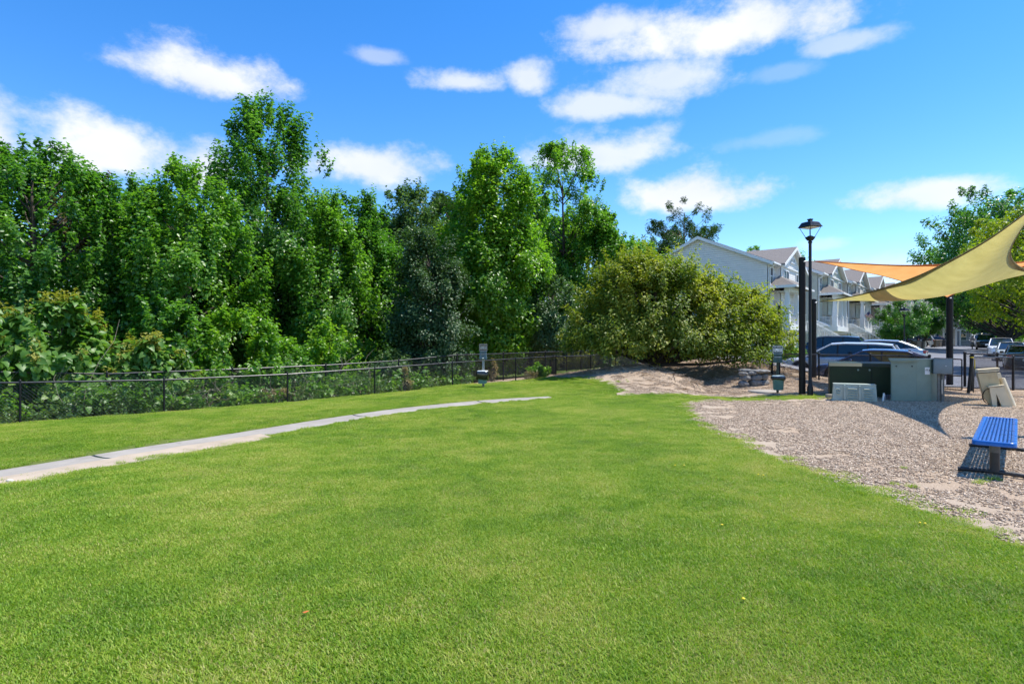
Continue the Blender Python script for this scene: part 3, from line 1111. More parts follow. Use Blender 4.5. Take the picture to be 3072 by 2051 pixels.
def tree(name, label, cat, x, y, h, hb, Rad, prof='oval', ncl=200, nleaf=120, leaf=.15, cs=.75, mat=None, bark=None, group=None, seed=1, trunk=.16, lean=(0, 0),
         limbs=26, kind='kite', spiky=0.0, hollow=.42, up=.55, lw=.8, flat=.62, stems=1, z0=None, lump=.22, extra=None, squash=(1, 1), droop=.25, side=None, lobes=None, boughs=.7):
    rng = np.random.default_rng(seed)
    bark = bark or BARK
    z0 = tz(x, y) - .05 if z0 is None else z0
    root = empty(name, (x, y, z0), 0, label, cat, group)
    ph = rng.random(6) * 6.28
    fr = [1, 2, 3, 2, 3, 5]

    def env(t, a):
        s = sum(math.sqrt(1 / (1 + i)) * np.sin(fr[i] * a + ph[i] + t * (3 + 2.2 * i)) for i in range(6)) / 2.6
        return Rad * PROF[prof](t) * (1 + lump * s)
    t = rng.random(ncl * 3)
    keep = rng.random(ncl * 3) < np.clip(PROF[prof](t), .12, 1)
    t = t[keep][:ncl]
    m = len(t)
    a = rng.random(m) * 2 * np.pi
    if side is not None:                     # thicken towards the side that is seen
        a = np.where(rng.random(m) < .35, side + rng.normal(0, .9, m), a)
    rr = env(t, a) * (hollow + (1 - hollow) * rng.random(m) ** .6)
    z = hb + (h - hb) * t
    cx = lean[0] * (z / h) ** 1.5 + np.cos(a) * rr * squash[0]
    cy = lean[1] * (z / h) ** 1.5 + np.sin(a) * rr * squash[1]
    C = np.stack([cx, cy, z], -1)
    mid = np.array([lean[0] * .5, lean[1] * .5, hb + (h - hb) * .35])
    cr = rng.random(m)
    nb = int(np.clip(ncl / 11, 7, 34))
    BC = C[rng.permutation(m)[:nb]] * np.array([.86, .86, 1.0])       # boughs: the masses the leaf sprays gather on
    if not lobes and boughs:
        tb = np.clip((BC[:, 2] - hb) / (h - hb), 0, 1)
        rb = Rad * .36 * (.65 + .7 * rng.random(nb)) * (1 - .45 * tb)
        bcol = rng.random(nb)
        bi = rng.choice(nb, m, p=rb ** 2 / (rb ** 2).sum())
        dd = unit(rng.normal(0, 1, (m, 3)) + np.array([0, 0, .35]) + unit(BC[bi] - mid) * .45)
        CB = BC[bi] + dd * rb[bi][:, None] * np.array([1.1, 1.1, .8]) * (.55 + .45 * rng.random((m, 1)))
        CB[:, 2] = np.clip(CB[:, 2], hb * .5 + .2, h)
        useb = rng.random(m) < boughs
        C = np.where(useb[:, None], CB, C)
        cr = np.where(useb, bcol[bi] * .7 + cr * .3, cr)
        z = C[:, 2]
        t = np.clip((z - hb) / (h - hb), 0, 1)
    if lobes:                                # crown made of several overlapping rounded masses
        lb = np.array(lobes)
        vol = lb[:, 3] * lb[:, 4] + lb[:, 4] * lb[:, 5] + lb[:, 3] * lb[:, 5]
        pick_ = rng.choice(len(lb), ncl, p=vol / vol.sum())
        dd = unit(rng.normal(0, 1, (ncl, 3)))
        dd[:, 2] = np.where(dd[:, 2] < -.5, -dd[:, 2], dd[:, 2])
        C = lb[pick_, :3] + dd * lb[pick_, 3:] * (hollow + (1 - hollow) * rng.random((ncl, 1)) ** .5)
        C = C[C[:, 2] > hb]
        m = len(C)
        t = np.clip((C[:, 2] - hb) / (h - hb), 0, 1)
        z = C[:, 2]
        cr = rng.random(m)
    A = unit(unit(C - mid) + np.array([0, 0, .55 + spiky * 2]) + rng.normal(0, .35, (m, 3)))
    csz = cs * (.6 + .75 * rng.random(m)) * (1 - .35 * t)
    csz = np.minimum(csz, .35 + (h - z) * .6 + .1)
    parts = [make_leaves(rng, C, A, csz, nleaf, leaf, mid, kind, up=up, lw=lw, flat=flat, cr=cr, droop=droop)]
    if lobes:                                # ragged shoots on top of the masses
        up_ = rng.permutation(np.where(C[:, 2] > hb + .45 * (h - hb))[0])[:150]
        C2 = C[up_] + unit(C[up_] - mid) * .38 + np.array([0, 0, .18])
        A2 = unit(unit(C[up_] - mid) + np.array([0, 0, .8]) + rng.normal(0, .3, (len(up_), 3)))
        parts.append(make_leaves(rng, C2, A2, cs * (.6 + .5 * rng.random(len(up_))), 45, leaf, mid, kind, up=.4, lw=lw, flat=.25, cr=.5 + .5 * rng.random(len(up_))))
    if spiky > 0:                            # leading shoots that break the outline
        ns = int(ncl * .28)
        tt = 1 - rng.random(ns) ** 1.4 * .75
        aa = rng.random(ns) * 6.283
        r2 = env(tt, aa) * (.75 + .3 * rng.random(ns))
        zz = hb + (h - hb) * tt
        C2 = np.stack([lean[0] * (zz / h) ** 1.5 + np.cos(aa) * r2 * squash[0], lean[1] * (zz / h) ** 1.5 + np.sin(aa) * r2 * squash[1], zz + .2], -1)
        A2 = unit(np.stack([np.cos(aa) * .3, np.sin(aa) * .3, np.ones(ns)], -1) + rng.normal(0, .15, (ns, 3)))
        parts.append(make_leaves(rng, C2, A2, cs * (.7 + .6 * rng.random(ns)) * spiky, max(24, nleaf // 2), leaf, mid, kind, up=up * .7, lw=lw, flat=.32, cr=rng.random(ns)))
    crown = leaf_obj('crown', parts, mat, root)
    if extra:
        emat, frac, enl, elf, ecs, ename = extra
        topness = C[:, 2] + np.linalg.norm(C - mid, axis=1) * .7
        order = np.argsort(-topness + rng.normal(0, .6, m))[:int(m * frac)]
        C3 = C[order] + unit(C[order] - mid) * csz[order][:, None] * .62 + np.array([0, 0, .12])
        leaf_obj(ename, [make_leaves(rng, C3, A[order], np.full(len(order), ecs), enl, elf, mid, 'kite', lw=.45, flat=.4, cr=rng.random(len(order)))], emat, crown)
    # trunk, limbs and branches, one continuous wood mesh
    mb = MB()
    for st in range(stems):
        ang = 6.283 * st / max(1, stems) + rng.random()
        sp = 0 if stems == 1 else Rad * .34
        pts, rs = [], []
        top = hb + (h - hb) * (.82 if stems == 1 else .55)
        for k in range(9):
            q = k / 8
            zz = top * q
            w = sp * q ** 1.1
            pts.append((lean[0] * (zz / h) ** 1.5 + math.cos(ang) * (w + (.12 if stems > 1 else 0)) + .06 * math.sin(q * 7 + seed), lean[1] * (zz / h) ** 1.5 + math.sin(ang) * (w + (.12 if stems > 1 else 0)) + .05 * math.cos(q * 6 + seed), zz - .05))
            rs.append((trunk * (1 - .85 * q) + .015) * (1.35 if k == 0 else 1) * (1 if stems == 1 else .62))
        mb.path(pts, rs, 8)
    if not lobes and stems == 1:
        for c in BC:
            zs = min(max(min(hb * .8, 1.5), c[2] - (.5 + .35 * rng.random()) * (math.hypot(c[0], c[1]) + .5)), hb + (h - hb) * .75)
            b0 = np.array([lean[0] * (zs / h) ** 1.5, lean[1] * (zs / h) ** 1.5, zs])
            r0 = max(.02, trunk * .42 * (1 - .6 * zs / h))
            mb.path([b0, b0 + (c - b0) * .35 + np.array([0, 0, -.1]), b0 + (c - b0) * .7, c], [r0, r0 * .75, r0 * .5, .012], 6, cap=False)
    pick = rng.permutation(m)[:limbs]
    for i in pick:
        c = C[i]
        zs = max(min(hb * .7, 1.2), c[2] - (.45 + .5 * rng.random()) * (math.hypot(c[0], c[1]) + .6))
        zs = min(zs, hb + (h - hb) * .78)
        b0 = np.array([lean[0] * (zs / h) ** 1.5, lean[1] * (zs / h) ** 1.5, zs])
        if stems > 1:
            b0[:2] += (c[:2] - b0[:2]) * min(.5, zs / h * .9)
        mid1 = b0 + (c - b0) * .5 + np.array([0, 0, -.12 + .2 * rng.random()])
        r0 = max(.014, trunk * .36 * (1 - .55 * zs / h))
        mb.path([b0, mid1, c, c + A[i] * csz[i] * .5], [r0, r0 * .62, r0 * .3, .004], 5, cap=False)
    mb.build('trunk', bark, root)
    return root


def shrub(name, label, x, y, h, Rad, mat, leaf=.1, ncl=60, nleaf=90, seed=1, group=None, cat='shrub', prof='dome', hb=.1, cs=.4, **kw):
    return tree(name, label, cat, x, y, h, hb, Rad, prof, ncl, nleaf, leaf, cs, mat, BARK_D, group, seed, trunk=.05, limbs=10, stems=kw.pop('stems', 3), **kw)
# ------------------------------------------------------------------ the wood behind the fence
FA0, FD, FN = np.array([-13.0, 14.0]), np.array([.724, .690]), np.array([-.690, .724])


def along(s, off=0.0):
    p = FA0 + FD * s + FN * off
    return float(p[0]), float(p[1])


def uY(u, Y):
    return (u - 1536) / 1707 * Y


def htop(v, Y, x):
    return EYE + (1025 - v) / 1707 * Y - tz(x, Y)


def wood():
    G = 'trees in the front row behind the fence'
    rows = [
        # label, name, u, Y, vtop, R, prof, ncl, nleaf, leaf, cs, mat, spiky, hb, kwargs
        ('broad deep green maple at the left edge of the photo', 'maple_tree', 95, 19.5, 440, 3.0, 'round', 330, 130, .15, .8, L_DEEP, .45, .8, {}),
        ('bright green sweetgum with a pointed top left of the tallest tree', 'sweetgum_tree', 560, 21.5, 505, 2.7, 'flame', 330, 130, .15, .75, L_MID, .75, .6, {}),
        ('narrow deep green tree between the maple and the bright sweetgum', 'broadleaf_tree', 405, 24, 545, 1.7, 'flame', 150, 120, .15, .7, L_DEEP, .7, 1.0, {}),
        ('tallest poplar of the wood with a broken pointed crown', 'poplar_tree', 805, 26, 318, 3.0, 'oval', 430, 130, .16, .78, L_DEEP, .8, .8, {}),
        ('slender green tree just right of the tallest poplar', 'broadleaf_tree', 990, 25.5, 600, 2.1, 'flame', 230, 120, .15, .7, L_MID, .7, .5, {}),
        ('green tree with two upright tips left of the dark holly', 'broadleaf_tree', 1110, 29, 590, 2.4, 'poplar', 240, 120, .16, .75, L_DEEP, .8, .5, {}),
        ('pale topped tree rising behind the dark holly', 'broadleaf_tree', 1250, 33, 565, 2.5, 'flame', 240, 120, .17, .8, L_GREY, .8, .8, {}),
        ('tall yellow green poplar right of the dark holly', 'poplar_tree', 1480, 30, 462, 2.75, 'oval', 430, 130, .165, .78, L_BRIGHT, .7, .5, {}),
        ('tall open tree with sky gaps right of the yellow green poplar', 'poplar_tree', 1690, 38, 440, 3.4, 'vase', 230, 120, .17, .7, L_MID, .75, 2.0, {}),
        ('dark blue green holly in the middle of the wood', 'holly_tree', 1300, 25.5, 700, 1.85, 'oval', 280, 150, .11, .62, L_DARK, 0, .3, {}),
        ('mid green tree filling in under the open tall tree', 'broadleaf_tree', 1800, 38, 650, 3.0, 'round', 260, 120, .18, .85, L_MID, .4, .6, {}),
        ('greyish green willow like tree left of the olive bush', 'broadleaf_tree', 1655, 30.5, 840, 1.6, 'oval', 150, 130, .12, .6, L_GREY, .3, 1.5, {}),
        ('round topped low tree peeking above the olive bush', 'broadleaf_tree', 1905, 46, 730, 3.2, 'round', 200, 110, .2, .9, L_MID, .3, .8, {}),
    ]
    for i, (lab, nm, u, Y, vt, Rr, pr, ncl, nl, lf, cs, mt, sp, hb, kw) in enumerate(rows):
        x = uY(u, Y)
        tree(nm, lab, 'tree', x, Y, htop(vt, Y, x) - sp * .35, hb, Rr, pr, int(ncl * 1.12), int(nl * 1.0), lf * .92, cs, mt, BARK if mt is not L_DARK else BARK_D, G, 40 + i, .17, spiky=sp, side=-math.pi / 2 - math.atan2(x, Y) * -1, **kw)
    # second row: darker, taller backs that close the gaps
    G2 = 'trees deeper in the wood'
    deep = [(-190, 21, 470, 3.2, L_DEEP, 'leftmost tree of the wood, cut by the photo edge'), (290, 31, 545, 2.6, L_BROWN, 'brownish tree showing between maple and sweetgum'),
            (480, 33, 590, 3.2, L_DEEP, 'deep green tree behind the bright sweetgum'), (690, 34, 560, 3.4, L_DEEP, 'dark tree in the gap beside the tallest poplar'),
            (935, 36, 640, 3.4, L_MID, 'green tree closing the gap right of the tallest poplar'), (1060, 40, 600, 3.2, L_DEEP, 'far green tree behind the two tipped tree'),
            (1190, 42, 580, 3.0, L_GREY, 'far pale tree behind the holly, left one'), (1370, 40, 600, 3.4, L_DEEP, 'far dark tree behind the holly, right one'),
            (1590, 42, 560, 3.6, L_DEEP, 'far dark tree between the two tall poplars'), (1740, 46, 620, 3.6, L_MID, 'far green tree behind the open tall tree'),
            (100, 32, 500, 3.4, L_DEEP, 'far dark tree behind the maple'), (840, 44, 620, 4, L_DEEP, 'far dark tree behind the tallest poplar')]
    for i, (u, Y, vt, Rr, mt, lab) in enumerate(deep):
        x = uY(u, Y)
        tree('broadleaf_tree', lab, 'tree', x, Y, htop(vt, Y, x), .8, Rr, 'oval', 150, 80, .24, 1.0, mt, BARK_D, G2, 80 + i, .18, spiky=.4, limbs=14)
    # pines
    for lab, u, Y, vt, hb, Rr, sd in (('pine crown showing above the maple at the far left', 20, 33, 432, 4.5, 2.4, 5), ('thin pine poking out left of the yellow green poplar', 1345, 37, 575, 5, 2.0, 6),
                                      ('tall airy pine standing behind the first house', 2052, 66, 597, 8.5, 3.6, 7)):
        x = uY(u, Y)
        tree('pine_tree', lab, 'tree', x, Y, htop(vt, Y, x), hb, Rr, 'round', 120, 130, .26, .7, L_PINE, BARK_P, 'pines', sd, .2, limbs=40, lw=.12, flat=.8, hollow=.6, lump=.4)
    x = uY(2005, 64)
    tree('evergreen_tree', 'dense dark evergreen at the left gable of the first house', 'tree', x, 64, htop(700, 64, x), 2, 4.2, 'round', 220, 110, .24, 1.1, L_PINE, BARK_D, None, 71, .2, lw=.4)
    for j, (u, vt, lab) in enumerate(((2250, 748, 'treetop showing behind the first roof, left one'), (2372, 752, 'treetop showing behind the first roof beside the dark post'))):
        Y = 80
        x = uY(u, Y)
        tree('broadleaf_tree', lab, 'tree', x, Y, htop(vt, Y, x), 4, 3.2, 'round', 130, 90, .28, 1.2, L_MID, BARK_D, 'treetops behind the houses', 75 + j, .2)
    # shrubs just behind the fence
    G3 = 'shrubs along the back fence'
    for i, (lab, s, off, h, Rr, mt, lf, kd) in enumerate((
            ('bright green sapling thicket under the bright sweetgum', 6.3, 1.5, 3.0, 1.9, L_BRIGHT, .12, 'kite'),
            ('bright green sapling bush left of the dark holly', 9.8, 1.8, 2.7, 1.35, L_BRIGHT, .12, 'kite'),
            ('fresh green bush between the two sapling thickets', 8.2, 1.6, 2.0, 1.1, L_MID, .12, 'kite'),
            ('shaded bush at the foot of the dark holly', 12.2, 1.2, 1.5, 1.0, L_GREY, .1, 'kite'),
            ('shaded bush behind the left pet waste station', 15.0, 2.4, 1.7, 1.3, L_DARK, .1, 'kite'),
            ('deep green bush by the fence under the tall poplar', 4.4, 2.2, 3.6, 1.7, L_DEEP, .13, 'kite'),
            ('leafy bush under the yellow green poplar', 16.4, 2.6, 2.2, 1.3, L_MID, .13, 'kite'))):
        x, y = along(s, off)
        shrub('shrub', lab, x, y, h, Rr, mt, lf, 100, 90, 140 + i, G3, kind=kd, spiky=.55, cs=.45)
    for i, (lab, s, off, h, Rr) in enumerate((('big leaved paulownia shrub at the far left with tan seed sprays', -1.6, 1.2, 4.2, 2.1), ('big leaved shrub with tan seed sprays right of the paulownia', 1.5, 1.2, 3.1, 1.6),
                                              ('lowest big leaved shrub with tan sprays beside the sapling thicket', 3.6, .8, 2.1, 1.0))):
        x, y = along(s, off)
        tree('paulownia_shrub', lab, 'shrub', x, y, h, .4, Rr, 'dome', 150, 34, .2, .5, L_BIG, BARK, 'big leaved shrubs at the left fence', 150 + i, .06, stems=3, kind='heart', lw=.85,
             extra=(L_FLOWER, .25, 60, .09, .26, 'seed_spray'), up=.4, droop=.7)
    # tangle of low growth along and between the two fences
    rng = np.random.default_rng(77)
    m = 600
    s = rng.random(m) * 21 - 6.5
    off = rng.random(m) * 2.4 - 1.35
    C = np.zeros((m, 3))
    for i in range(m):
        C[i, :2] = along(s[i], off[i])
    hgt = (.12 + .95 * rng.random(m) ** 1.3) * np.clip(1.25 - .045 * (s + 3), .35, 1.2) * np.clip((off + 1.6) / 1.3, .35, 1)
    C[:, 2] = tzs(C[:, 0], C[:, 1]) + hgt
    A = unit(np.stack([rng.normal(0, .4, m), rng.normal(0, .4, m), np.ones(m)], -1))
    ctr = np.array([-8, 24, -2.0])
    h1 = rng.random(m) < .5
    cs = .22 + .2 * rng.random(m)
    pl = [make_leaves(rng, C[h1], A[h1], cs[h1], 26, .15, ctr, 'heart', cr=rng.random(h1.sum()), outw=-.2, lw=.85, droop=.5)]
    V2 = make_leaves(rng, C[~h1], A[~h1], cs[~h1], 60, .08, ctr, 'kite', cr=rng.random((~h1).sum()), outw=-.2)
    o = leaf_obj('undergrowth', pl, L_BIG, None)
    tag(o, 'broad leaved vines and weeds tangled along the back fence', 'undergrowth', kind='stuff')
    o = leaf_obj('undergrowth', [V2], L_GREY, None)
    tag(o, 'small leaved grey green weeds tangled along the back fence', 'undergrowth', kind='stuff')
    # bare vine stems
    mb = MB()
    for i in range(150):
        s0 = rng.random() * 17 - 6
        p = np.array([*along(s0, rng.random() * 1.6 - .9), 0])
        p[2] = tz(p[0], p[1])
        pts = []
        d = np.array([rng.normal(0, .5), rng.normal(0, .3), 1.0])
        for k in range(6):
            pts.append(p.copy())
            p = p + d * .22
            d = d + rng.normal(0, .55, 3) - np.array([0, 0, .16])
        mb.path(pts, [.008, .007, .006, .005, .004, .003], 4, cap=False)
    tag(mb.build('vine_stems', simple('dry_stem', (0.30, 0.25, 0.19), .9, var=.3)), 'dry tangled vine stems behind the back fence', 'vines', kind='stuff')
    # dead vine clumps
    for i, (lab, s0, off, h, Rr) in enumerate((('brown dead fern heap at the foot of the fence', 6.6, -1.2, .5, .5), ('dried pale vine hanging on the fence left of the station', 11.0, -1.7, .9, .16), ('dried vine column hanging on the fence right of the station', 16.7, -.1, 1.2, .12),
                                               ('small dry tuft at the fence foot right of the station', 17.4, -1.7, .3, .3))):
        x, y = along(s0, off)
        shrub('dead_vine', lab, x, y, h, Rr, L_DEAD, .1, 22, 60, 170 + i, 'dead vines on the fence', cat='dead plant', cs=.22, lw=.3, hb=.05, limbs=6) if False else tree(
            'dead_vine', lab, 'dead plant', x, y, h, .05, Rr, 'dome', 18, 40, .09, .16, L_DEAD, BARK, 'dead vines on the fence', 170 + i, .02, stems=3, limbs=8, lw=.22)
    # yellow weedy bank behind the far fence and a leafy weed by the fence corner
    m = 150
    C = np.stack([uY(1600 + rng.random(m) * 330, 36), 34.5 + rng.random(m) * 4, np.zeros(m)], -1)
    C[:, 2] = tzs(C[:, 0], C[:, 1]) + .25 + .55 * rng.random(m) + (C[:, 1] - 34.5) * .16
    A = np.tile(np.array([0, 0, 1.0]), (m, 1))
    o = leaf_obj('weedy_bank', [make_leaves(rng, C, A, .35 + .25 * rng.random(m), 90, .22, np.array([3., 36, -3]), 'kite', lw=.12, flat=.45, cr=rng.random(m), up=.1, outw=.1, droop=-.8)], L_WEED, None)
    tag(o, 'tall yellow green weeds on the bank behind the far fence', 'weeds', kind='stuff')
    for i, (lab, u, Y, h, Rr, mt) in enumerate((('feathery pale green weed sapling behind the fence corner', 1622, 31.5, 1.9, .5, L_WEED), ('small bright weed on the lawn edge by the back fence', 1618, 25.6, .55, .4, L_BRIGHT), ('lone leafy seedling in front of the bush fence', 1822, 32.2, .9, .25, L_HEDGE))):
        x = uY(u, Y)
        tree('weed', lab, 'weed', x, Y, h, .1, Rr, 'oval', 30, 50, .1, .22, mt, BARK, 'weeds by the fences', 180 + i, .02, limbs=8)
    # the big olive bush on the mound
    bx, by = 6.0, 24.2
    z0 = tz(bx - .5, by - .5) - .1
    lobes = [(.2, .3, 2.2, 2.9, 2.4, 2.3), (-.9, .2, 2.9, 1.9, 1.8, 1.75), (-1.9, -.1, 1.45, 1.9, 1.7, 1.45), (-1.0, -.9, 1.1, 1.9, 1.3, .9), (2.8, .0, 1.8, 2.2, 1.9, 1.6), (1.6, -1.0, 1.1, 1.8, 1.4, 1.0), (.2, -1.3, .95, 1.3, 1.0, .75), (4.3, -.3, 1.1, 1.45, 1.3, 1.1), (3.3, -1.2, .75, 1.5, 1.2, .75), (-.2, .3, 3.6, 1.1, 1.1, 1.0), (2.5, .2, 2.7, 1.1, 1.0, .8)]
    tree('myrtle_bush', 'huge rounded olive green bush with many trunks on the dirt mound', 'bush', bx, by, 4.6, .12, 4.0, 'dome', 1050, 96, .12, .56, L_OLIVE, BARK_D, None, 13, .24, stems=7, limbs=70, hollow=.7, z0=z0,
         lw=.6, up=.75, lobes=lobes, spiky=.0)


wood()
# ------------------------------------------------------------------ fences
BLACK = simple('black_vinyl', (0.010, 0.010, 0.011), .45, var=.3, scale=5, spec=.3)
RAILM = simple('black_rail', (0.03, 0.03, 0.034), .3, var=.3, scale=5, spec=.6)
WIREM = simple('black_wire', (0.022, 0.022, 0.024), .35, var=.2, spec=.6)
YEL = simple('yellow_tape', (0.75, 0.55, 0.03), .5)


def wire_panel(a0, a1, b0, b1, pitch=.085, r=.0026):
    """chain link between bottom line a0-a1 and top line b0-b1"""
    a0, a1, b0, b1 = map(Vector, (a0, a1, b0, b1))
    W = (a1 - a0).length
    H = ((b0 - a0).length + (b1 - a1).length) / 2
    side = (a1 - a0).cross(Vector((0, 0, 1))).normalized()

    def P(x, h):
        s, q = x / W, h / H
        return (a0.lerp(a1, s)).lerp(b0.lerp(b1, s), q)
    mb = MB()
    for sg in (1, -1):
        k = -H if sg > 0 else 0.0
        end = W if sg > 0 else W + H
        while k < end:
            # line x = k + sg*h
            pts = []
            if sg > 0:
                h0, h1 = max(0, -k), min(H, W - k)
            else:
                h0, h1 = max(0, k - W), min(H, k)
            if h1 - h0 > .02:
                p0, p1 = P(k + sg * h0, h0), P(k + sg * h1, h1)
                d = (p1 - p0).normalized()
                n = d.cross(side).normalized()
                o = side * (.0018 * sg)
                vs = [p + o + q for p in (p0, p1) for q in (n * r, (-n * .5 + side * .87) * r, (-n * .5 - side * .87) * r)]
                mb.add(vs, [(0, 1, 4, 3), (1, 2, 5, 4), (2, 0, 3, 5)])
            k += pitch
    return mb


def fence(name, label, posts, tops, group=None, thick=.03, pitch=.08, rail=.024, base_off=0.0, wr=.0034):
    p0 = Vector((*posts[0], tz(*posts[0])))
    root = empty(name, p0, 0, label, 'fence', group)
    P = [Vector((*p, tz(*p) + base_off)) - p0 for p in posts]
    T = [Vector((p.x, p.y, t - p0.z)) for p, t in zip(P, tops)]
    for i, (a, b) in enumerate(zip(P, T)):
        r = thick * (1.35 if i in (0, len(P) - 1) else 1)
        o = MB().tube(a - Vector((0, 0, .1)), b + Vector((0, 0, .03)), r, r, 8).build('post', BLACK, root)
        MB().lathe([(r * 1.25, 0), (r * 1.25, .02), (r * .9, .045), (.004, .06)], b + Vector((0, 0, .02)), 8).build('post_cap', BLACK, o)
    for i in range(len(P) - 1):
        MB().tube(T[i], T[i + 1], rail, rail, 8).build('top_rail', RAILM, root)
        if i + 1 < len(P):
            # ground points along the panel: two halves so the wire follows the grass
            n = 3
            for k in range(n):
                q0, q1 = k / n, (k + 1) / n
                A = [(P[i].lerp(P[i + 1], q)) for q in (q0, q1)]
                for a in A:
                    a.z = tz(a.x + p0.x, a.y + p0.y) - p0.z + .03 + base_off
                B = [T[i].lerp(T[i + 1], q) for q in (q0, q1)]
                w = wire_panel(A[0], A[1], B[0], B[1], pitch, wr).build('chain_link_mesh', WIREM, root)
                w['kind'] = 'stuff'
    return root


def fences():
    def yA(u, c):
        return c / (1.05 - (u - 1536) / 1707)
    # back fence: taller far line A, shorter near line B
    ua = [-330, -20, 320, 697, 977, 1196, 1371, 1510, 1636, 1743, 1830, 1905, 1970]
    va = [1114, 1115, 1121, 1107, 1095, 1081, 1064, 1060, 1055, 1052, 1047, 1044, 1042]
    pa, ta = [], []
    for u, v in zip(ua, va):
        Y = yA(u, 27.7)
        pa.append((uY(u, Y), Y))
        ta.append(at(u, v, Y).z)
    fence('chain_link_fence', 'taller black chain link fence at the edge of the wood', pa, ta, 'back fences', .03)
    ub = [-300, 60, 492, 862, 1124, 1357, 1547, 1668, 1772, 1847, 1925]
    vb = [1150, 1147, 1139, 1122, 1104, 1087, 1075, 1068, 1066, 1052, 1046]
    pb, tb = [], []
    for u, v in zip(ub, vb):
        Y = yA(u, 25.0)
        pb.append((uY(u, Y), Y))
        tb.append(at(u, v, Y).z)
    fence('chain_link_fence', 'lower black chain link fence at the lawn edge', pb, tb, 'back fences', .024)
    # far fence on the weedy bank
    pc = [(uY(u, 33.5), 33.5) for u in (1575, 1700, 1830, 1960)]
    fence('chain_link_fence', 'far black fence in front of the yellow weeds', pc, [at(0, 1028, 33.5).z] * 4, 'back fences', .028)
    # street side
    d0, d1 = Vector((10.7, 23.4)), Vector((14.75, 20.1))
    pd = [tuple(d0.lerp(d1, q)) for q in (0, .33, .66, 1)]
    fence('chain_link_fence', 'black chain link fence in front of the parked cars', pd, [1.16, 1.16, 1.15, 1.13], 'street fences', .032, .07, wr=.0045)
    pe = [(10.7, 23.4), (11.45, 25.9), (9.6, 28.6), (7.6, 31.4)]
    fence('chain_link_fence', 'black chain link fence turning back behind the olive bush', pe, [1.16, 1.32, 1.75, 1.6], 'street fences', .03)
    pg = [(15.75, 19.5), (17.75, 20.15), (19.9, 20.8)]
    fence('chain_link_fence', 'black chain link fence behind the tan pedestal', pg, [1.13, 1.1, 1.08], 'street fences', .04, .07, wr=.0045)
    pf = [(17.55, 22.05), (18.3, 21.45), (19.0, 20.9)]
    fence('chain_link_fence', 'short black fence of the entry pen beside the thick sail post', pf, [1.2, 1.18, 1.16], 'street fences', .035, .07, wr=.0045)
    # gate with its leaning latch post
    g0, g1 = Vector((14.85, 20.02, tz(14.85, 20.02))), Vector((15.5, 19.6, tz(15.5, 19.6)))
    root = empty('fence_gate', g0, 0, 'black chain link gate left of the leaning yellow taped post', 'gate')
    a, b = Vector((0, 0, .07)), g1 - g0 + Vector((0, 0, .05))
    up = Vector((0, 0, 1.05))
    for p, q in ((a, a + up), (b, b + up), (a, b), (a + up, b + up), (a + up * .45, b + up * .45)):
        MB().tube(p, q, .02, .02, 8).build('frame_tube', BLACK, root)
    w = wire_panel(a, b, a + up, b + up, .07, .003).build('chain_link_mesh', WIREM, root)
    w['kind'] = 'stuff'
    p = at(2905, 1177, 18.6)
    base = Vector((p.x, p.y, tz(p.x, p.y) - .03))
    root = empty('gate_post', base, 0, 'thick black gate post leaning right with yellow tape', 'post')
    tip = Vector((.13, 0, 1.28))
    MB().tube((0, 0, 0), tip, .047, .047, 12).build('post', BLACK, root)
    MB().lathe([(.055, 0), (.055, .03), (.03, .06), (.004, .065)], tip, 12).build('post_cap', BLACK, root)
    MB().tube(tip * .93, tip * .965, .0495, .0495, 12).build('yellow_tape', YEL, root)
    MB().bb(.16, .18, -.06, -.05, .85, 1.15).build('yellow_tape', YEL, root)
    mb = MB()
    mb.tube((.17, 0, .06), (.21, 0, 1.15), .012, .012, 6)
    mb.tube((.02, 0, .62), (.2, 0, .62), .012, .012, 6)
    mb.build('latch_bar', BLACK, root)


fences()

# ------------------------------------------------------------------ shade sails
def sail_mat(name, a, b):
    m, nt, p = nmat(name)
    f = noise(nt, 2.2, 5, coord='Object')
    wv = noise(nt, 160, 2, coord='Object', stretch=(1, .3, 1))
    c = ramp(nt, mth(nt, 'ADD', mth(nt, 'MULTIPLY', f, .75), mth(nt, 'MULTIPLY', wv, .25)), [(.35, a), (.65, b)])
    nt.links.new(c, p.inputs['Base Color'])
    p.inputs['Roughness'].default_value = .7
    p.inputs['Sheen Weight'].default_value = .2
    bump(nt, p, mth(nt, 'ADD', wv, mth(nt, 'MULTIPLY', f, 2)), .25, .02)
    tr = N(nt, 'ShaderNodeBsdfTranslucent')
    nt.links.new(mixc(nt, 1.0, c, (1.3, 1.25, 1.0), 'MULTIPLY'), tr.inputs['Color'])
    mx = N(nt, 'ShaderNodeMixShader')
    mx.inputs[0].default_value = .55
    nt.links.new(p.outputs[0], mx.inputs[1])
    nt.links.new(tr.outputs[0], mx.inputs[2])
    nt.links.new(mx.outputs[0], nt.nodes['Material Output'].inputs['Surface'])
    return m


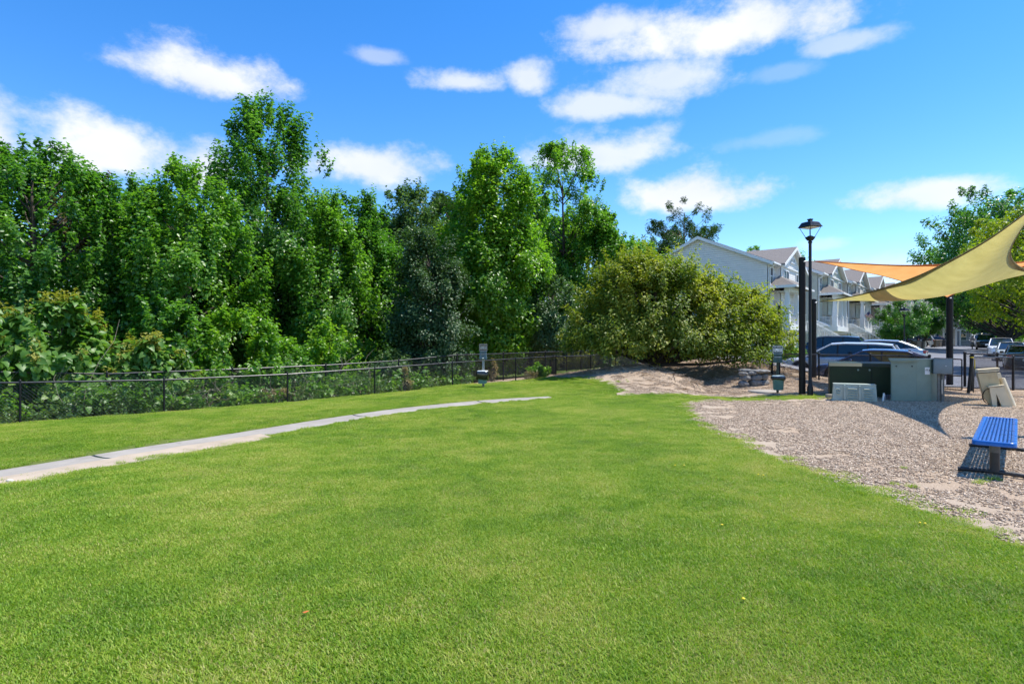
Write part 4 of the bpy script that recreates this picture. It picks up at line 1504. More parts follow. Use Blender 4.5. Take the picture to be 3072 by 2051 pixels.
def sail(label, corners, inset, sag, mat, hem, posts):
    A, B, C = map(Vector, corners)
    n = 36
    root = empty('shade_sail', (A + B + C) / 3, 0, label, 'shade sail', 'shade sails')
    o = (A + B + C) / 3

    def P(i, j):
        a, b = i / n, j / n
        c = 1 - a - b
        p = A * a + B * b + C * c
        # concave edges
        for (x, y, z, q, f) in ((a, b, c, C - (A + B) / 2, inset[0]), (b, c, a, A - (B + C) / 2, inset[1]), (c, a, b, B - (C + A) / 2, inset[2])):
            p = p + q.normalized() * f * 4 * x * y * (1 - z) ** 2
        p.z -= sag * 27 * a * b * c * .6 + sag * .30 * 4 * (a * b * .5 + b * c * .7 + c * a * 1.2)
        wr = .012 * math.sin(22 * a + 9 * b) * (1 - c)
        p.z += wr
        return p - o
    V, F, ix = [], [], {}
    for i in range(n + 1):
        for j in range(n + 1 - i):
            ix[i, j] = len(V)
            V.append(P(i, j))
    for i in range(n):
        for j in range(n - i):
            F.append((ix[i, j], ix[i + 1, j], ix[i, j + 1]))
            if j < n - i - 1:
                F.append((ix[i + 1, j], ix[i + 1, j + 1], ix[i, j + 1]))
    MB().add(V, F, True).build('canopy', mat, root)
    e1 = [P(n - k, k) for k in range(n + 1)]
    e2 = [P(0, n - k) for k in range(n + 1)]
    e3 = [P(k, 0) for k in range(n + 1)]
    cen = P(n // 3, n // 3)
    for e in (e1, e2, e3):
        mb = MB()
        vs, fs = [], []
        for p in e:
            ins = (cen - p).normalized()
            vs += [p - Vector((0, 0, .012)), p + ins * .11 - Vector((0, 0, .014)), p + ins * .11 + Vector((0, 0, .01)), p + Vector((0, 0, .012)) - ins * .008]
        for k in range(len(e) - 1):
            for q in range(4):
                fs.append((k * 4 + q, k * 4 + (q + 1) % 4, k * 4 + 4 + (q + 1) % 4, k * 4 + 4 + q))
        mb.add(vs, fs, True)
        mb.build('hem', hem, root)
    for c, p in zip((A, B, C), posts):
        MB().tube(c - o, Vector(p) - o, .012, .012, 6).build('turnbuckle', STEEL, root)
    return root


STEEL = simple('galvanised', (0.5, 0.5, 0.5), .4, .8)
POSTM = simple('black_post', (0.008, 0.008, 0.009), .5, var=.35, scale=3, bmp=.1, spec=.25)
OLIVE = sail_mat('olive_cloth', (0.30, 0.275, 0.105), (0.38, 0.35, 0.145))
OLIVE_H = sail_mat('olive_hem', (0.20, 0.175, 0.06), (0.27, 0.235, 0.085))
ORANGE = sail_mat('orange_cloth', (0.66, 0.31, 0.12), (0.74, 0.38, 0.16))
ORANGE_H = sail_mat('orange_hem', (0.45, 0.2, 0.07), (0.55, 0.26, 0.1))


def sail_post(label, x, y, top, r):
    z = tz(x, y) - .05
    root = empty('sail_post', (x, y, z), 0, label, 'post', 'shade sail posts')
    MB().tube((0, 0, 0), (0, 0, top - z), r, r, 20).build('post', POSTM, root)
    MB().lathe([(r * 1.01, 0), (r * 1.01, .02), (r * .7, .035), (.003, .04)], (0, 0, top - z), 20).build('post_cap', POSTM, root)
    MB().lathe([(.012, -.05), (.03, -.03), (.03, .03), (.012, .05)], (r * .4 * (1 if x < 13 else -1), -r * .9, top - z - .12), 8, 'X').build('eye_bolt', STEEL, root)


P1, P3, P4, PC1, PC2 = (9.13, 17.9), (12.2, 23.0), (17.85, 23.2), (9.85, 9.95), (17.2, 17.6)
sail_post('thick black sail post beside the street lamp', *P1, 4.28, .098)
sail_post('shorter black sail post just right of the street lamp', *P3, 3.35, .1)
sail_post('thick black sail post behind the grey meter box', *P4, 3.55, .12)
sail_post('black sail post right of the blue bench, out of the picture', *PC1, 4.3, .1)
sail_post('black sail post beyond the tan pedestal, out of the picture', *PC2, 4.4, .1)
sail('large olive yellow shade sail sweeping up to the right edge', ((9.6, 9.98, 4.36), (15.6, 16.7, 3.72), (12.35, 22.85, 3.27)), (1.0, .05, .66), .78, OLIVE, OLIVE_H, ((*PC1, 4.2), (*PC2, 4.1), (*P3, 3.25)))
sail('orange shade sail behind the olive one', ((9.55, 18.0, 4.2), (16.9, 18.0, 4.25), (17.6, 23.0, 3.45)), (.5, .35, .45), .22, ORANGE, ORANGE_H, ((*P1, 4.2), (*PC2, 4.3), (*P4, 3.5)))

# ------------------------------------------------------------------ street lamp
LAMPM = simple('lamp_black', (0.008, 0.009, 0.013), .4, var=.2, scale=5, spec=.35)
LENS = simple('lamp_lens', (0.75, 0.74, 0.7), .3)


def street_lamp(label, x, y, h, s=1.0, rz=.35):
    root = empty('street_lamp', (x, y, tz(x, y) - .03), rz, label, 'street lamp', 'street lamps')
    hp = h - 1.02 * s
    MB().lathe([(.12 * s, 0), (.12 * s, .25), (.09 * s, .34), (.068 * s, .4), (.06 * s, hp - .2), (.06 * s, hp)], n=16).build('pole', LAMPM, root)
    hd = empty('lamp_head', (0, 0, hp), 0, parent=root)
    MB().lathe([(.075, -.06), (.085, -.04), (.085, .0), (.06, .02), (.06, .06)], n=12).build('collar', LAMPM, hd)
    MB().lathe([(.10, .04), (.17, .12), (.2, .2), (.14, .2), (.07, .25), (.05, .25)], n=4).build('cradle', LAMPM, hd)
    for i in range(4):
        a = math.pi / 4 + i * math.pi / 2
        MB().tube((.155 * math.cos(a), .155 * math.sin(a), .16), (.40 * math.cos(a), .40 * math.sin(a), .60), .012, .012, 6).build('arm', LAMPM, hd)
    MB().lathe([(.46, .6), (.47, .625), (.44, .64), (.34, .79), (.30, .815), (.1, .83)], n=4).build('hood', LAMPM, hd)
    MB().lathe([(.09, .82), (.09, .9), (.115, .905), (.115, .95), (.05, .96)], n=4).build('finial', LAMPM, hd)
    MB().lathe([(.32, .565), (.34, .59), (.30, .596), (.05, .597)], n=4).build('lens', LENS, hd)
    for o in hd.children:
        o.scale = (s, s, s)
    return root


street_lamp('tall black street lamp with a lantern head beside the sail posts', 9.25, 17.65, 5.55, .74)


def text(body, size, mat, parent, loc, rot=(R(90), 0, 0), name='lettering', align='CENTER', bold=.0):
    c = bpy.data.curves.new(name, 'FONT')
    c.body = body
    c.size = size
    c.align_x = align
    c.align_y = 'CENTER'
    c.extrude = .0008
    c.offset = bold
    c.materials.append(mat)
    tmp = bpy.data.objects.new(name, c)
    me = bpy.data.meshes.new_from_object(tmp)
    bpy.data.objects.remove(tmp)
    me.materials.clear()
    me.materials.append(mat)
    o = link(name, me, parent, loc)
    o.rotation_euler = rot
    return o


WHITE = simple('white_print', (0.8, 0.8, 0.78), .5, var=.06)
INK = simple('dark_print', (0.03, 0.035, 0.03), .5)
BAG = simple('black_bag', (0.012, 0.012, 0.014), .18, var=.3, spec=.7)


def rrect(w, h, r, n=4):
    out = []
    for (cx, cz, a0) in ((w / 2 - r, h / 2 - r, 0), (-w / 2 + r, h / 2 - r, 90), (-w / 2 + r, -h / 2 + r, 180), (w / 2 - r, -h / 2 + r, 270)):
        for k in range(n + 1):
            a = R(a0 + 90 * k / n)
            out.append((cx + r * math.cos(a), cz + r * math.sin(a)))
    return out


def shift(poly, dz):
    return [(x, z + dz) for x, z in poly]


def waste_station(label, x, y, rz, old):
    z = tz(x, y)
    root = empty('pet_waste_station', (x, y, z), rz, label, 'waste station', 'pet waste stations')
    teal = simple('bin_teal' + ('_faded' if old else ''), (0.10, 0.20, 0.18) if not old else (0.16, 0.28, 0.29), .45, var=.12, scale=8)
    disp = simple('dispenser' + ('_grey' if old else '_green'), (0.035, 0.085, 0.07) if not old else (0.10, 0.145, 0.16), .4, var=.12, scale=8)
    lidm = simple('bin_lid' + ('_white' if old else '_grey'), (0.75, 0.78, 0.76) if old else (0.42, 0.52, 0.54), .35, var=.1)
    sgn = simple('sign_face' + ('_brown' if old else '_green'), (0.115, 0.075, 0.055) if old else (0.02, 0.04, 0.032), .45, var=.2, scale=12)
    pale = simple('sign_print' + ('_faded' if old else ''), (0.52, 0.42, 0.36) if old else (0.78, 0.8, 0.78), .5)
    post = MB()
    for sx in (-.028, .028):
        post.bb(sx - .008, sx + .008, -.012, .028, -.1, 1.5)
    post.bb(-.028, .028, .02, .028, -.1, 1.5)
    post.build('post', simple('post_steel' + ('_grey' if old else '_dark'), (0.3, 0.33, 0.33) if old else (0.03, 0.05, 0.042), .45, .3), root)
    # sign
    sg = MB().prism(shift(rrect(.3, .27, .03), 1.415), -.03, -.022).build('sign', sgn, root)
    rim = MB()
    outer, inner = shift(rrect(.292, .262, .028), 1.415), shift(rrect(.268, .238, .02), 1.415)
    n = len(outer)
    rim.add([(x_, -.0315, z_) for x_, z_ in outer] + [(x_, -.0315, z_) for x_, z_ in inner], [(i, (i + 1) % n, n + (i + 1) % n, n + i) for i in range(n)])
    rim.build('border', pale, sg)
    text('PET WASTE', .043, pale, sg, (0, -.0315, 1.492), bold=.0012)
    MB().bb(-.12, .12, -.0318, -.0305, 1.345, 1.455).build('picture_panel', pale, sg)
    mb = MB()                                # walking figure and dog on the panel
    yv = -.0325
    mb.lathe([(.001, -.001), (.010, -.001), (.010, 0), (.001, 0)], (-.085, yv, 1.441), 10, 'Y')
    mb.add([(-.096, yv, 1.43), (-.076, yv, 1.43), (-.078, yv, 1.395), (-.094, yv, 1.395)], [(0, 1, 2, 3)])
    mb.add([(-.094, yv, 1.395), (-.085, yv, 1.395), (-.094, yv, 1.352), (-.102, yv, 1.352)], [(0, 1, 2, 3)])
    mb.add([(-.086, yv, 1.395), (-.078, yv, 1.395), (-.068, yv, 1.352), (-.076, yv, 1.352)], [(0, 1, 2, 3)])
    mb.add([(-.077, yv, 1.428), (-.052, yv, 1.404), (-.055, yv, 1.399), (-.08, yv, 1.418)], [(0, 1, 2, 3)])
    mb.add([(-.052, yv, 1.385), (-.018, yv, 1.385), (-.018, yv, 1.37), (-.052, yv, 1.37)], [(0, 1, 2, 3)])
    mb.add([(-.022, yv, 1.398), (-.006, yv, 1.392), (-.008, yv, 1.38), (-.024, yv, 1.378)], [(0, 1, 2, 3)])
    for xx in (-.05, -.042, -.028, -.021):
        mb.add([(xx, yv, 1.372), (xx + .005, yv, 1.372), (xx + .005, yv, 1.352), (xx, yv, 1.352)], [(0, 1, 2, 3)])
    mb.build('pictogram', INK if not old else sgn, sg)
    for k, s_ in enumerate(('PLEASE', 'CLEAN UP', 'AFTER', 'YOUR PET')):
        text(s_, .022, INK if not old else sgn, sg, (.06, -.0325, 1.44 - .026 * k), bold=.0006)
    # dispenser
    d = MB()
    d.add([(-.135, -.09, 1.0), (.135, -.09, 1.0), (.135, .02, 1.0), (-.135, .02, 1.0), (-.115, -.055, 1.27), (.115, -.055, 1.27), (.115, .02, 1.27), (-.115, .02, 1.27)],
          [(0, 1, 2, 3), (4, 7, 6, 5), (0, 4, 5, 1), (1, 5, 6, 2), (2, 6, 7, 3), (3, 7, 4, 0)])
    dp = d.build('bag_dispenser', disp, root)
    MB().bevbox((0, -.03, 1.275), (.24, .11, .02), .006).build('dispenser_lid', disp, dp)
    MB().bb(-.1, .1, -.0865, -.074, 1.168, 1.178).build('print_line', pale, dp)
    for zz, yy in ((1.21, -.07), (1.13, -.08), (1.06, -.0885)):
        MB().prism([(-.045, zz), (.045, zz), (0, zz + .022)], yy - .006, yy + .01).build('slot', INK, dp)
    MB().bevbox((0, -.1, 1.035), (.07, .03, .03), .008).build('bag_tab', WHITE if old else disp, dp)
    # bin
    def ring(w, dd, zz, r=.06):
        return [(px, py - .17, zz) for px, py in rrect(w, dd, r)]
    rings = [ring(.27, .24, .13, .05), ring(.29, .26, .15, .05), ring(.335, .30, .52), ring(.35, .315, .54)]
    n = len(rings[0])
    b = MB()
    b.add([p for r_ in rings for p in r_], [(k * n + i, k * n + (i + 1) % n, (k + 1) * n + (i + 1) % n, (k + 1) * n + i) for k in range(3) for i in range(n)], True)
    b.add(rings[0], [tuple(reversed(range(n)))])
    bn = b.build('bin', teal, root)
    lo = .30 if old else .47
    rng = random.Random(int(x * 10))
    g = MB()
    gr = []
    for k, (zz, ex) in enumerate(((.565, .01), (.55, .035), (.5, .045), (lo, .035), (lo - .02, .02))):
        rr_ = ring(.335 + ex * 2, .30 + ex * 2, zz)
        gr.append([(px * (1 + .05 * rng.uniform(-1, 1) * (k > 0)), py + .012 * rng.uniform(-1, 1), pz + (.03 * rng.uniform(-1, 1) if k > 2 else 0)) for px, py, pz in rr_])
    g.add([p for r_ in gr for p in r_], [(k * n + i, k * n + (i + 1) % n, (k + 1) * n + (i + 1) % n, (k + 1) * n + i) for k in range(4) for i in range(n)], True)
    g.build('bin_bag', BAG, bn)
    l = MB()
    l0, l1, l2 = ring(.37, .335, .562), ring(.375, .34, .575), ring(.33, .29, .592)
    l.add(l0 + l1 + l2, [(k * n + i, k * n + (i + 1) % n, (k + 1) * n + (i + 1) % n, (k + 1) * n + i) for k in range(2) for i in range(n)], True)
    l.add(l2, [tuple(range(n))])
    l.build('bin_lid', lidm, bn)
    return root


p = at(1450, 1166, 20.6)
waste_station('weathered pet waste station with a black bag skirt on the lawn', p.x, p.y, -.12, True)
p = at(2333, 1181, 18.4)
waste_station('green pet waste station with white lettering near the fence corner', p.x, p.y, -.35, False)
# black camera pole behind it
p = (11.15, 23.75)
root = empty('camera_pole', (*p, tz(*p) - .05), 0, 'slim black camera pole at the fence corner', 'pole')
MB().tube((0, 0, 0), (0, 0, 2.85), .05, .045, 12).build('pole', POSTM, root)
MB().bb(.05, .11, -.08, .02, .95, 1.35).build('control_box', POSTM, root)
MB().lathe([(.05, 0), (.055, .03), (.03, .07), (.004, .08)], (0, 0, 2.84), 12).build('pole_cap', POSTM, root)
MB().lathe([(.004, -.03), (.025, -.02), (.03, 0), (.025, .02), (.004, .03)], (.02, -.06, 2.72), 10, 'Y').build('camera_dome', WHITE, root)

# ------------------------------------------------------------------ utility boxes
GRN = simple('cabinet_green', (0.20, 0.265, 0.215), .5, var=.1, scale=3, dirt=(0.22, 0.22, 0.17), bmp=.06)
GRN2 = simple('cabinet_dark_green', (0.012, 0.028, 0.010), .5, var=.25, scale=3, spec=.3)
GRN3 = simple('cover_pale_green', (0.36, 0.42, 0.36), .55, var=.12, scale=4, dirt=(0.3, 0.27, 0.2))
GREYB = simple('meter_grey', (0.17, 0.215, 0.235), .4, var=.08)
WOODG = simple('weathered_wood', (0.20, 0.19, 0.165), .85, var=.3, scale=9, bmp=.4)


def utilities():
    foot = [(10.7, 16.07), (11.32, 15.9), (11.75, 15.96), (12.1, 16.12), (12.38, 16.45), (12.5, 17.0), (11.42, 17.1)]
    c = Vector((11.45, 16.4, -.03))
    root = empty('utility_cabinet', c, 0, 'tall pale green utility cabinet with a white notice on its side', 'utility box')
    f = [(x - c.x, y - c.y) for x, y in foot]
    MB().prism(f, 0, 1.16, 'Z').build('housing', GRN, root)
    MB().prism([(x * 1.015, y * 1.015) for x, y in f], 1.163, 1.19, 'Z').build('top', GRN, root)
    a, b = Vector((f[0][0], f[0][1], 0)), Vector((f[1][0], f[1][1], 0))
    d = (b - a).normalized()
    nrm = Vector((d.y, -d.x, 0))
    rot = Matrix((d, nrm * -1, Vector((0, 0, 1)))).transposed()
    w = (b - a).length
    mid = (a + b) / 2 + nrm * .006
    dr = MB().box(mid + Vector((0, 0, .54)), (w - .05, .02, 1.02), rot).build('door', GRN, root)
    for q in (-.3, .3):
        MB().box(mid + d * q * w + nrm * .018 + Vector((0, 0, 1.0)), (.03, .02, .03), rot).build('bolt', POSTM, dr)
    hood = MB()
    hood.add([a + nrm * .05 + Vector((0, 0, 1.12)) - d * .03, b + nrm * .05 + Vector((0, 0, 1.12)) + d * .03, b - nrm * .1 + Vector((0, 0, 1.2)) + d * .0, a - nrm * .1 + Vector((0, 0, 1.2)) - d * .03,
              a + nrm * .06 + Vector((0, 0, 1.165)) - d * .03, b + nrm * .06 + Vector((0, 0, 1.165)) + d * .03, b - nrm * .1 + Vector((0, 0, 1.225)), a - nrm * .1 + Vector((0, 0, 1.225)) - d * .03],
             [(0, 1, 2, 3), (4, 7, 6, 5), (0, 4, 5, 1), (1, 5, 6, 2), (2, 6, 7, 3), (3, 7, 4, 0)])
    hood.build('hood', GRN, root)
    e0, e1 = Vector((f[1][0], f[1][1], 0)).lerp(Vector((f[2][0], f[2][1], 0)), .5), Vector((f[2][0], f[2][1], 0)).lerp(Vector((f[1][0], f[1][1], 0)), .02)
    d2 = (e1 - e0).normalized()
    n2 = Vector((d2.y, -d2.x, 0))
    r2 = Matrix((d2, -n2, Vector((0, 0, 1)))).transposed()
    nt_ = MB().box((e0 + e1) / 2 + n2 * .004 + Vector((0, 0, .87)), (.15, .006, .2), r2).build('notice', WHITE, root)
    for k, (wd, off) in enumerate(((.05, .05), (.09, .03), (.1, .01))):
        MB().box((e0 + e1) / 2 + n2 * .009 + d2 * -.02 + Vector((0, 0, .87 + off)), (wd, .004, .008), r2).build('print_line', INK, nt_)
    MB().box((e0 + e1) / 2 + n2 * .009 + d2 * .06 + Vector((0, 0, .885)), (.018, .004, .045), r2).build('print_mark', INK, nt_)
    # grey meter box on a wooden post
    p = at(2822, 1204, 15.9)
    root = empty('meter_box', (p.x, p.y, tz(p.x, p.y)), -.5, 'grey meter box on a weathered post right of the green cabinet', 'meter box')
    ps = MB()
    ps.bb(-.075, -.02, -.04, .06, -.1, .8)
    ps.bb(.02, .08, -.04, .06, -.1, .8)
    ps.bb(-.02, .02, .0, .04, -.1, .8)
    ps.build('post', WOODG, root)
    MB().bb(.015, .035, -.06, -.042, .22, .62).build('conduit', STEEL, root)
    bx_ = MB().bevbox((.03, -.06, .99), (.42, .2, .42), .012).build('box', GREYB, root)
    MB().bevbox((.03, -.163, .985), (.39, .012, .38), .004).build('cover', GREYB, bx_)
    MB().bb(.08, .11, -.175, -.168, 1.0, 1.01).build('label_plate', WHITE, bx_)
    MB().bb(-.2, .26, -.17, .06, 1.2, 1.215).build('rain_lid', GREYB, bx_)
    # dark transformer
    root = empty('transformer_box', (10.7, 17.55, tz(10.7, 17.55) - .05), -.46, 'dark green transformer box behind the louvred cover', 'utility box')
    prof = [(-.45, 0), (.45, 0), (.45, .98), (.36, 1.06), (-.32, 1.02), (-.45, .95)]
    MB().prism(prof, -.93, .93, 'X').build('housing', GRN2, root)
    MB().bb(.33, .338, -.462, -.452, .06, .9).build('door_seam', POSTM, root)
    MB().bb(-.9, .9, -.458, -.451, .06, .09).build('sill_strip', GRN2, root)
    for xx in (-.06, .28):
        MB().lathe([(.03, -.025), (.032, 0), (.02, .01)], (xx, -.45, .86), 12, 'Y').build('bolt', GRN, root)
    lid = MB()
    lid.add([(-.945, -.47, .945), (.945, -.47, .945), (.945, -.33, 1.035), (-.945, -.33, 1.035), (-.945, .38, 1.075), (.945, .38, 1.075),
             (-.945, -.47, .965), (.945, -.47, .965), (.945, -.33, 1.055), (-.945, -.33, 1.055), (-.945, .38, 1.095), (.945, .38, 1.095)],
            [(6, 7, 8, 9), (9, 8, 11, 10), (0, 6, 7, 1), (1, 7, 8, 2), (0, 3, 9, 6), (2, 8, 11, 5), (3, 4, 10, 9), (4, 5, 11, 10)])
    lid.build('lid', GRN2, root)
    root.scale = (.87, .87, 1)
    # louvred cover
    p = at(2562, 1197, 16.25)
    root = empty('louvred_cover', (p.x, p.y, tz(p.x, p.y) - .01), -.46, 'low pale green louvred cover on the mulch', 'utility box')
    b = MB()
    w0, w1, d0, d1, h = .62, .585, .24, .2, .47
    b.add([(-w0, -d0, 0), (w0, -d0, 0), (w0, d0, 0), (-w0, d0, 0), (-w1, -d1, h), (w1, -d1, h), (w1, d1, h), (-w1, d1, h)], [(0, 1, 2, 3), (4, 7, 6, 5), (0, 4, 5, 1), (1, 5, 6, 2), (2, 6, 7, 3), (3, 7, 4, 0)])
    body = b.build('housing', GRN3, root)
    MB().bevbox((0, 0, h + .008), (1.19, .42, .025), .008).build('lid', GRN3, root)
    MB().bb(-.65, .65, -.27, .2, .0, .022).build('base_flange', GRN3, root)
    for xa, xb in ((-.3, -.255), (.12, .165)):
        MB().prism([(-.245, .02), (-.29, .03), (-.245, .45), (-.205, .46)], xa, xb, 'X').build('rib', GRN3, root)
    for xc, wl, zs in ((-.46, .1, (.2, .27, .34)), (-.06, .25, (.07, .14, .21, .28, .35)), (.38, .25, (.07, .14, .21, .28, .35))):
        for zz in zs:
            yb = -d0 + (d0 - d1) * zz / h
            MB().add([(xc - wl / 2, yb - .003, zz), (xc + wl / 2, yb - .003, zz), (xc + wl / 2, yb + .01, zz + .045), (xc - wl / 2, yb + .01, zz + .045), (xc - wl / 2, yb - .05, zz + .012), (xc + wl / 2, yb - .05, zz + .012)],
                     [(4, 5, 2, 3), (0, 1, 5, 4), (0, 4, 3), (1, 2, 5)]).build('louvre', GRN3, body)
    root.scale = (.88, .9, 1)
    # concrete block and four stub stakes
    p = at(2490, 1188, 17.0)
    o = MB().bevbox((0, 0, .05), (.2, .16, .11), .012).build('concrete_block', CONC, None, (p.x, p.y, tz(p.x, p.y)))
    tag(o, 'small concrete block left of the louvred cover', 'block')
    for k, (u, v, hh, lab, tilt) in enumerate(((2648, 1200, .25, 'white stake leaning in front of the transformer', .12), (2655, 1192, .17, 'greyish stub stake right of the white stake', 0), (2664, 1192, .17, 'brown stub stake, second from the green cabinet', 0), (2672, 1191, .17, 'brown stub stake nearest the green cabinet', 0))):
        p = at(u, v, 16.4 if k else 16.0)
        mm = WHITE if k == 0 else simple('stake', (0.4, 0.36, 0.38) if k == 1 else (0.25, 0.18, 0.17), .7)
        mb = MB().lathe([(.032, 0), (.032, hh - .01), (.02, hh)], n=12) if k else MB().prism([(-.02, 0), (.02, 0), (.02 + tilt * .3, hh), (-.02 + tilt * .3, hh)], -.012, .012)
        tag(mb.build('stake', mm, None, (p.x, p.y, tz(p.x, p.y) - .02)), lab, 'stake', 'stakes by the utility boxes')
    # tan leaning pedestal
    TAN = simple('tan_plastic', (0.50, 0.40, 0.23), .5, var=.12, scale=4, dirt=(0.3, 0.2, 0.1), bmp=.05)
    TAN2 = simple('tan_plastic_light', (0.62, 0.53, 0.36), .5, var=.1, scale=4)
    Y0 = 14.9
    k = Y0 / 1707
    p = at(3000, 1213, Y0)
    root = empty('tan_pedestal', (p.x, p.y, tz(p.x, p.y) - .02), -.55, 'tan plastic pedestal leaning left with a domed lid and cable loop', 'pedestal')

    def Q(u, v):
        return ((u - 3000) * k, (1214 - v) * k)
    bd = MB()
    prof = [Q(2931, 1116), Q(2989, 1110), Q(3002, 1172), Q(3010, 1212), Q(2972, 1212), Q(2951, 1188)]
    bd.prism(prof, -.22, .14)
    bd.build('body', TAN, root)
    ld = MB()
    for (za, zb, ex) in ((0, .03, .02), (.045, .085, .04)):
        x0, z0 = Q(2931, 1113)
        x1, z1 = Q(2992, 1107)
        ld.prism([(x0 - ex * .6, z0 + za), (x1 + ex * .6, z1 + za), (x1 + ex * .6, z1 + zb), (x0 - ex * .6 + .02, z0 + zb)], -.22 - ex * .6, .16)
    ld.build('lid', TAN2, root)
    x0, z0 = Q(2933, 1113)
    x1, z1 = Q(2990, 1107)
    MB().prism([(x0, z0 + .028), (x1, z1 + .028), (x1, z1 + .047), (x0, z0 + .047)], -.2, .12).build('lid_gap', INK, root)
    cl = MB()
    a0, a1 = Q(3005, 1128), Q(3037, 1214)
    vs = []
    for (cx, cz), rr_ in ((a0, .1), (a1, .125)):
        for i in range(12):
            a = 2 * math.pi * i / 12
            vs.append((cx + rr_ * math.cos(a), .1 + rr_ * math.sin(a) * 1.2, cz))
    cl.add(vs, [(i, (i + 1) % 12, 12 + (i + 1) % 12, 12 + i) for i in range(12)], True)
    cl.add(vs[:12], [tuple(range(12))])
    cl.build('back_column', TAN2, root)
    MB().prism([Q(2986, 1113), Q(2997, 1112), Q(3001, 1127), Q(2991, 1130)], -.24, -.1).build('latch_block', TAN2, root)
    bx2 = MB()
    bx2.prism([Q(2962, 1156), Q(3004, 1151), Q(3006, 1158), Q(3029, 1214), Q(2998, 1213), Q(2981, 1172), Q(2984, 1211), Q(2971, 1211)], -.42, -.225)
    bx2.build('front_box', TAN2, root)
    x0, z0 = Q(2958, 1155)
    x1, z1 = Q(3005, 1149)
    MB().prism([(x0, z0), (x1, z1), (x1, z1 + .03), (x0 + .02, z0 + .03)], -.44, -.215).build('front_lid', TAN2, root)
    MB().prism([Q(2984, 1196), Q(2995, 1196), Q(2999, 1212), Q(2985, 1211)], -.3, -.235).build('cable_hole', INK, root)
    for j in range(2):
        pts = []
        for q in range(13):
            t = q / 12
            a = R(70 + 190 * t)
            pts.append((Q(2962, 1180)[0] + (.17 + .02 * j) * math.cos(a) + .02, -.3 - .03 * j, Q(2962, 1180)[1] + .2 * math.sin(a) - .02))
        MB().path(pts, .011, 6).build('cable', BLACK, root)
    root.scale = (.80, .9, 1)
    # stick lying on the mulch
    p = at(2935, 1221, 14.2)
    tag(MB().path([(-.16, 0, .012), (0, .01, .02), (.18, -.01, .012)], [.008, .012, .006], 5).build('stick', BARK_D, None, (p.x, p.y, tz(p.x, p.y) + .015)), 'dark stick lying in front of the tan pedestal', 'stick')


utilities()

# ------------------------------------------------------------------ blue bench
def bench():
    BLUE = simple('blue_plastisol', (0.012, 0.12, 0.43), .3, var=.12, scale=6, spec=.5)
    LEGM = simple('bench_leg', (0.022, 0.022, 0.024), .45, var=.3, scale=9, bmp=.2, dirt=(0.09, 0.08, 0.07))
    n0, f0 = Vector((5.76, 6.80)), Vector((7.72, 9.0))
    d = (f0 - n0)
    L = d.length
    d.normalize()
    rz = math.atan2(d.y, d.x)
    z = tz(n0.x, n0.y)
    root = empty('park_bench', (n0.x, n0.y, z), rz, 'blue slatted park bench without a back on black legs', 'bench')
    W, H, T = .42, .46 - z, .055
    seat = empty('seat', (0, 0, 0), 0, parent=root)
    # rim: rounded rectangle ring
    ou, inn = rrect(L, W, .07, 6), rrect(L - .11, W - .11, .03, 6)
    n = len(ou)
    rings = [([(x + L / 2, y, H - T) for x, y in ou]), ([(x + L / 2, y, H - .012) for x, y in ou]), ([(x * (1 - .008) + L / 2, y * .97, H) for x, y in ou]), ([(x + L / 2, y, H) for x, y in inn]), ([(x + L / 2, y, H - .03) for x, y in inn]),]
    mb = MB()
    mb.add([p for r_ in rings for p in r_], [(k * n + i, k * n + (i + 1) % n, (k + 1) * n + (i + 1) % n, (k + 1) * n + i) for k in range(4) for i in range(n)], True)
    mb.add(rings[0] + rings[4], [(i, (i + 1) % n, n + (i + 1) % n, n + i) for i in range(n)])
    mb.build('rim', BLUE, seat)
    ns = 8
    wi = W - .11
    pitch = wi / ns
    for i in range(ns):
        y0 = -wi / 2 + pitch * i
        a, b = y0 + .007, y0 + pitch - .007
        m = (a + b) / 2
        pr = [(a, H - .026), (b, H - .026), (b, H - .008), (m + .006, H - .001), (m - .006, H - .001), (a, H - .008)]
        MB().prism(pr, .05, L - .05, 'X').build('slat', BLUE, seat)
    mb = MB()                                # cross ties seen through the slots
    k = .07
    while k < L - .06:
        mb.bb(k, k + .03, -wi / 2, wi / 2, H - .034, H - .027)
        k += .075
    mb.build('cross_ties', BLUE, seat)
    for xx in (.3, L - .42):
        lg = MB().tube((xx, 0, .06), (xx, 0, H - .06), .05, .05, 16).build('leg', LEGM, root)
        MB().tube((xx, 0, H - .17), (xx, 0, H - .06), .053, .053, 16).build('collar', simple('collar_grey', (0.10, 0.10, 0.095), .6, var=.3, scale=30), lg)
        MB().bb(xx - .04, xx + .04, -W / 2 + .05, W / 2 - .05, H - .058, H - .036).build('seat_bracket', LEGM, lg)
        MB().path([(xx, -.40, .03), (xx, -.2, .045), (xx, 0, .05), (xx, .2, .045), (xx, .36, .04)], .027, 10).build('foot_bar', LEGM, lg)


bench()

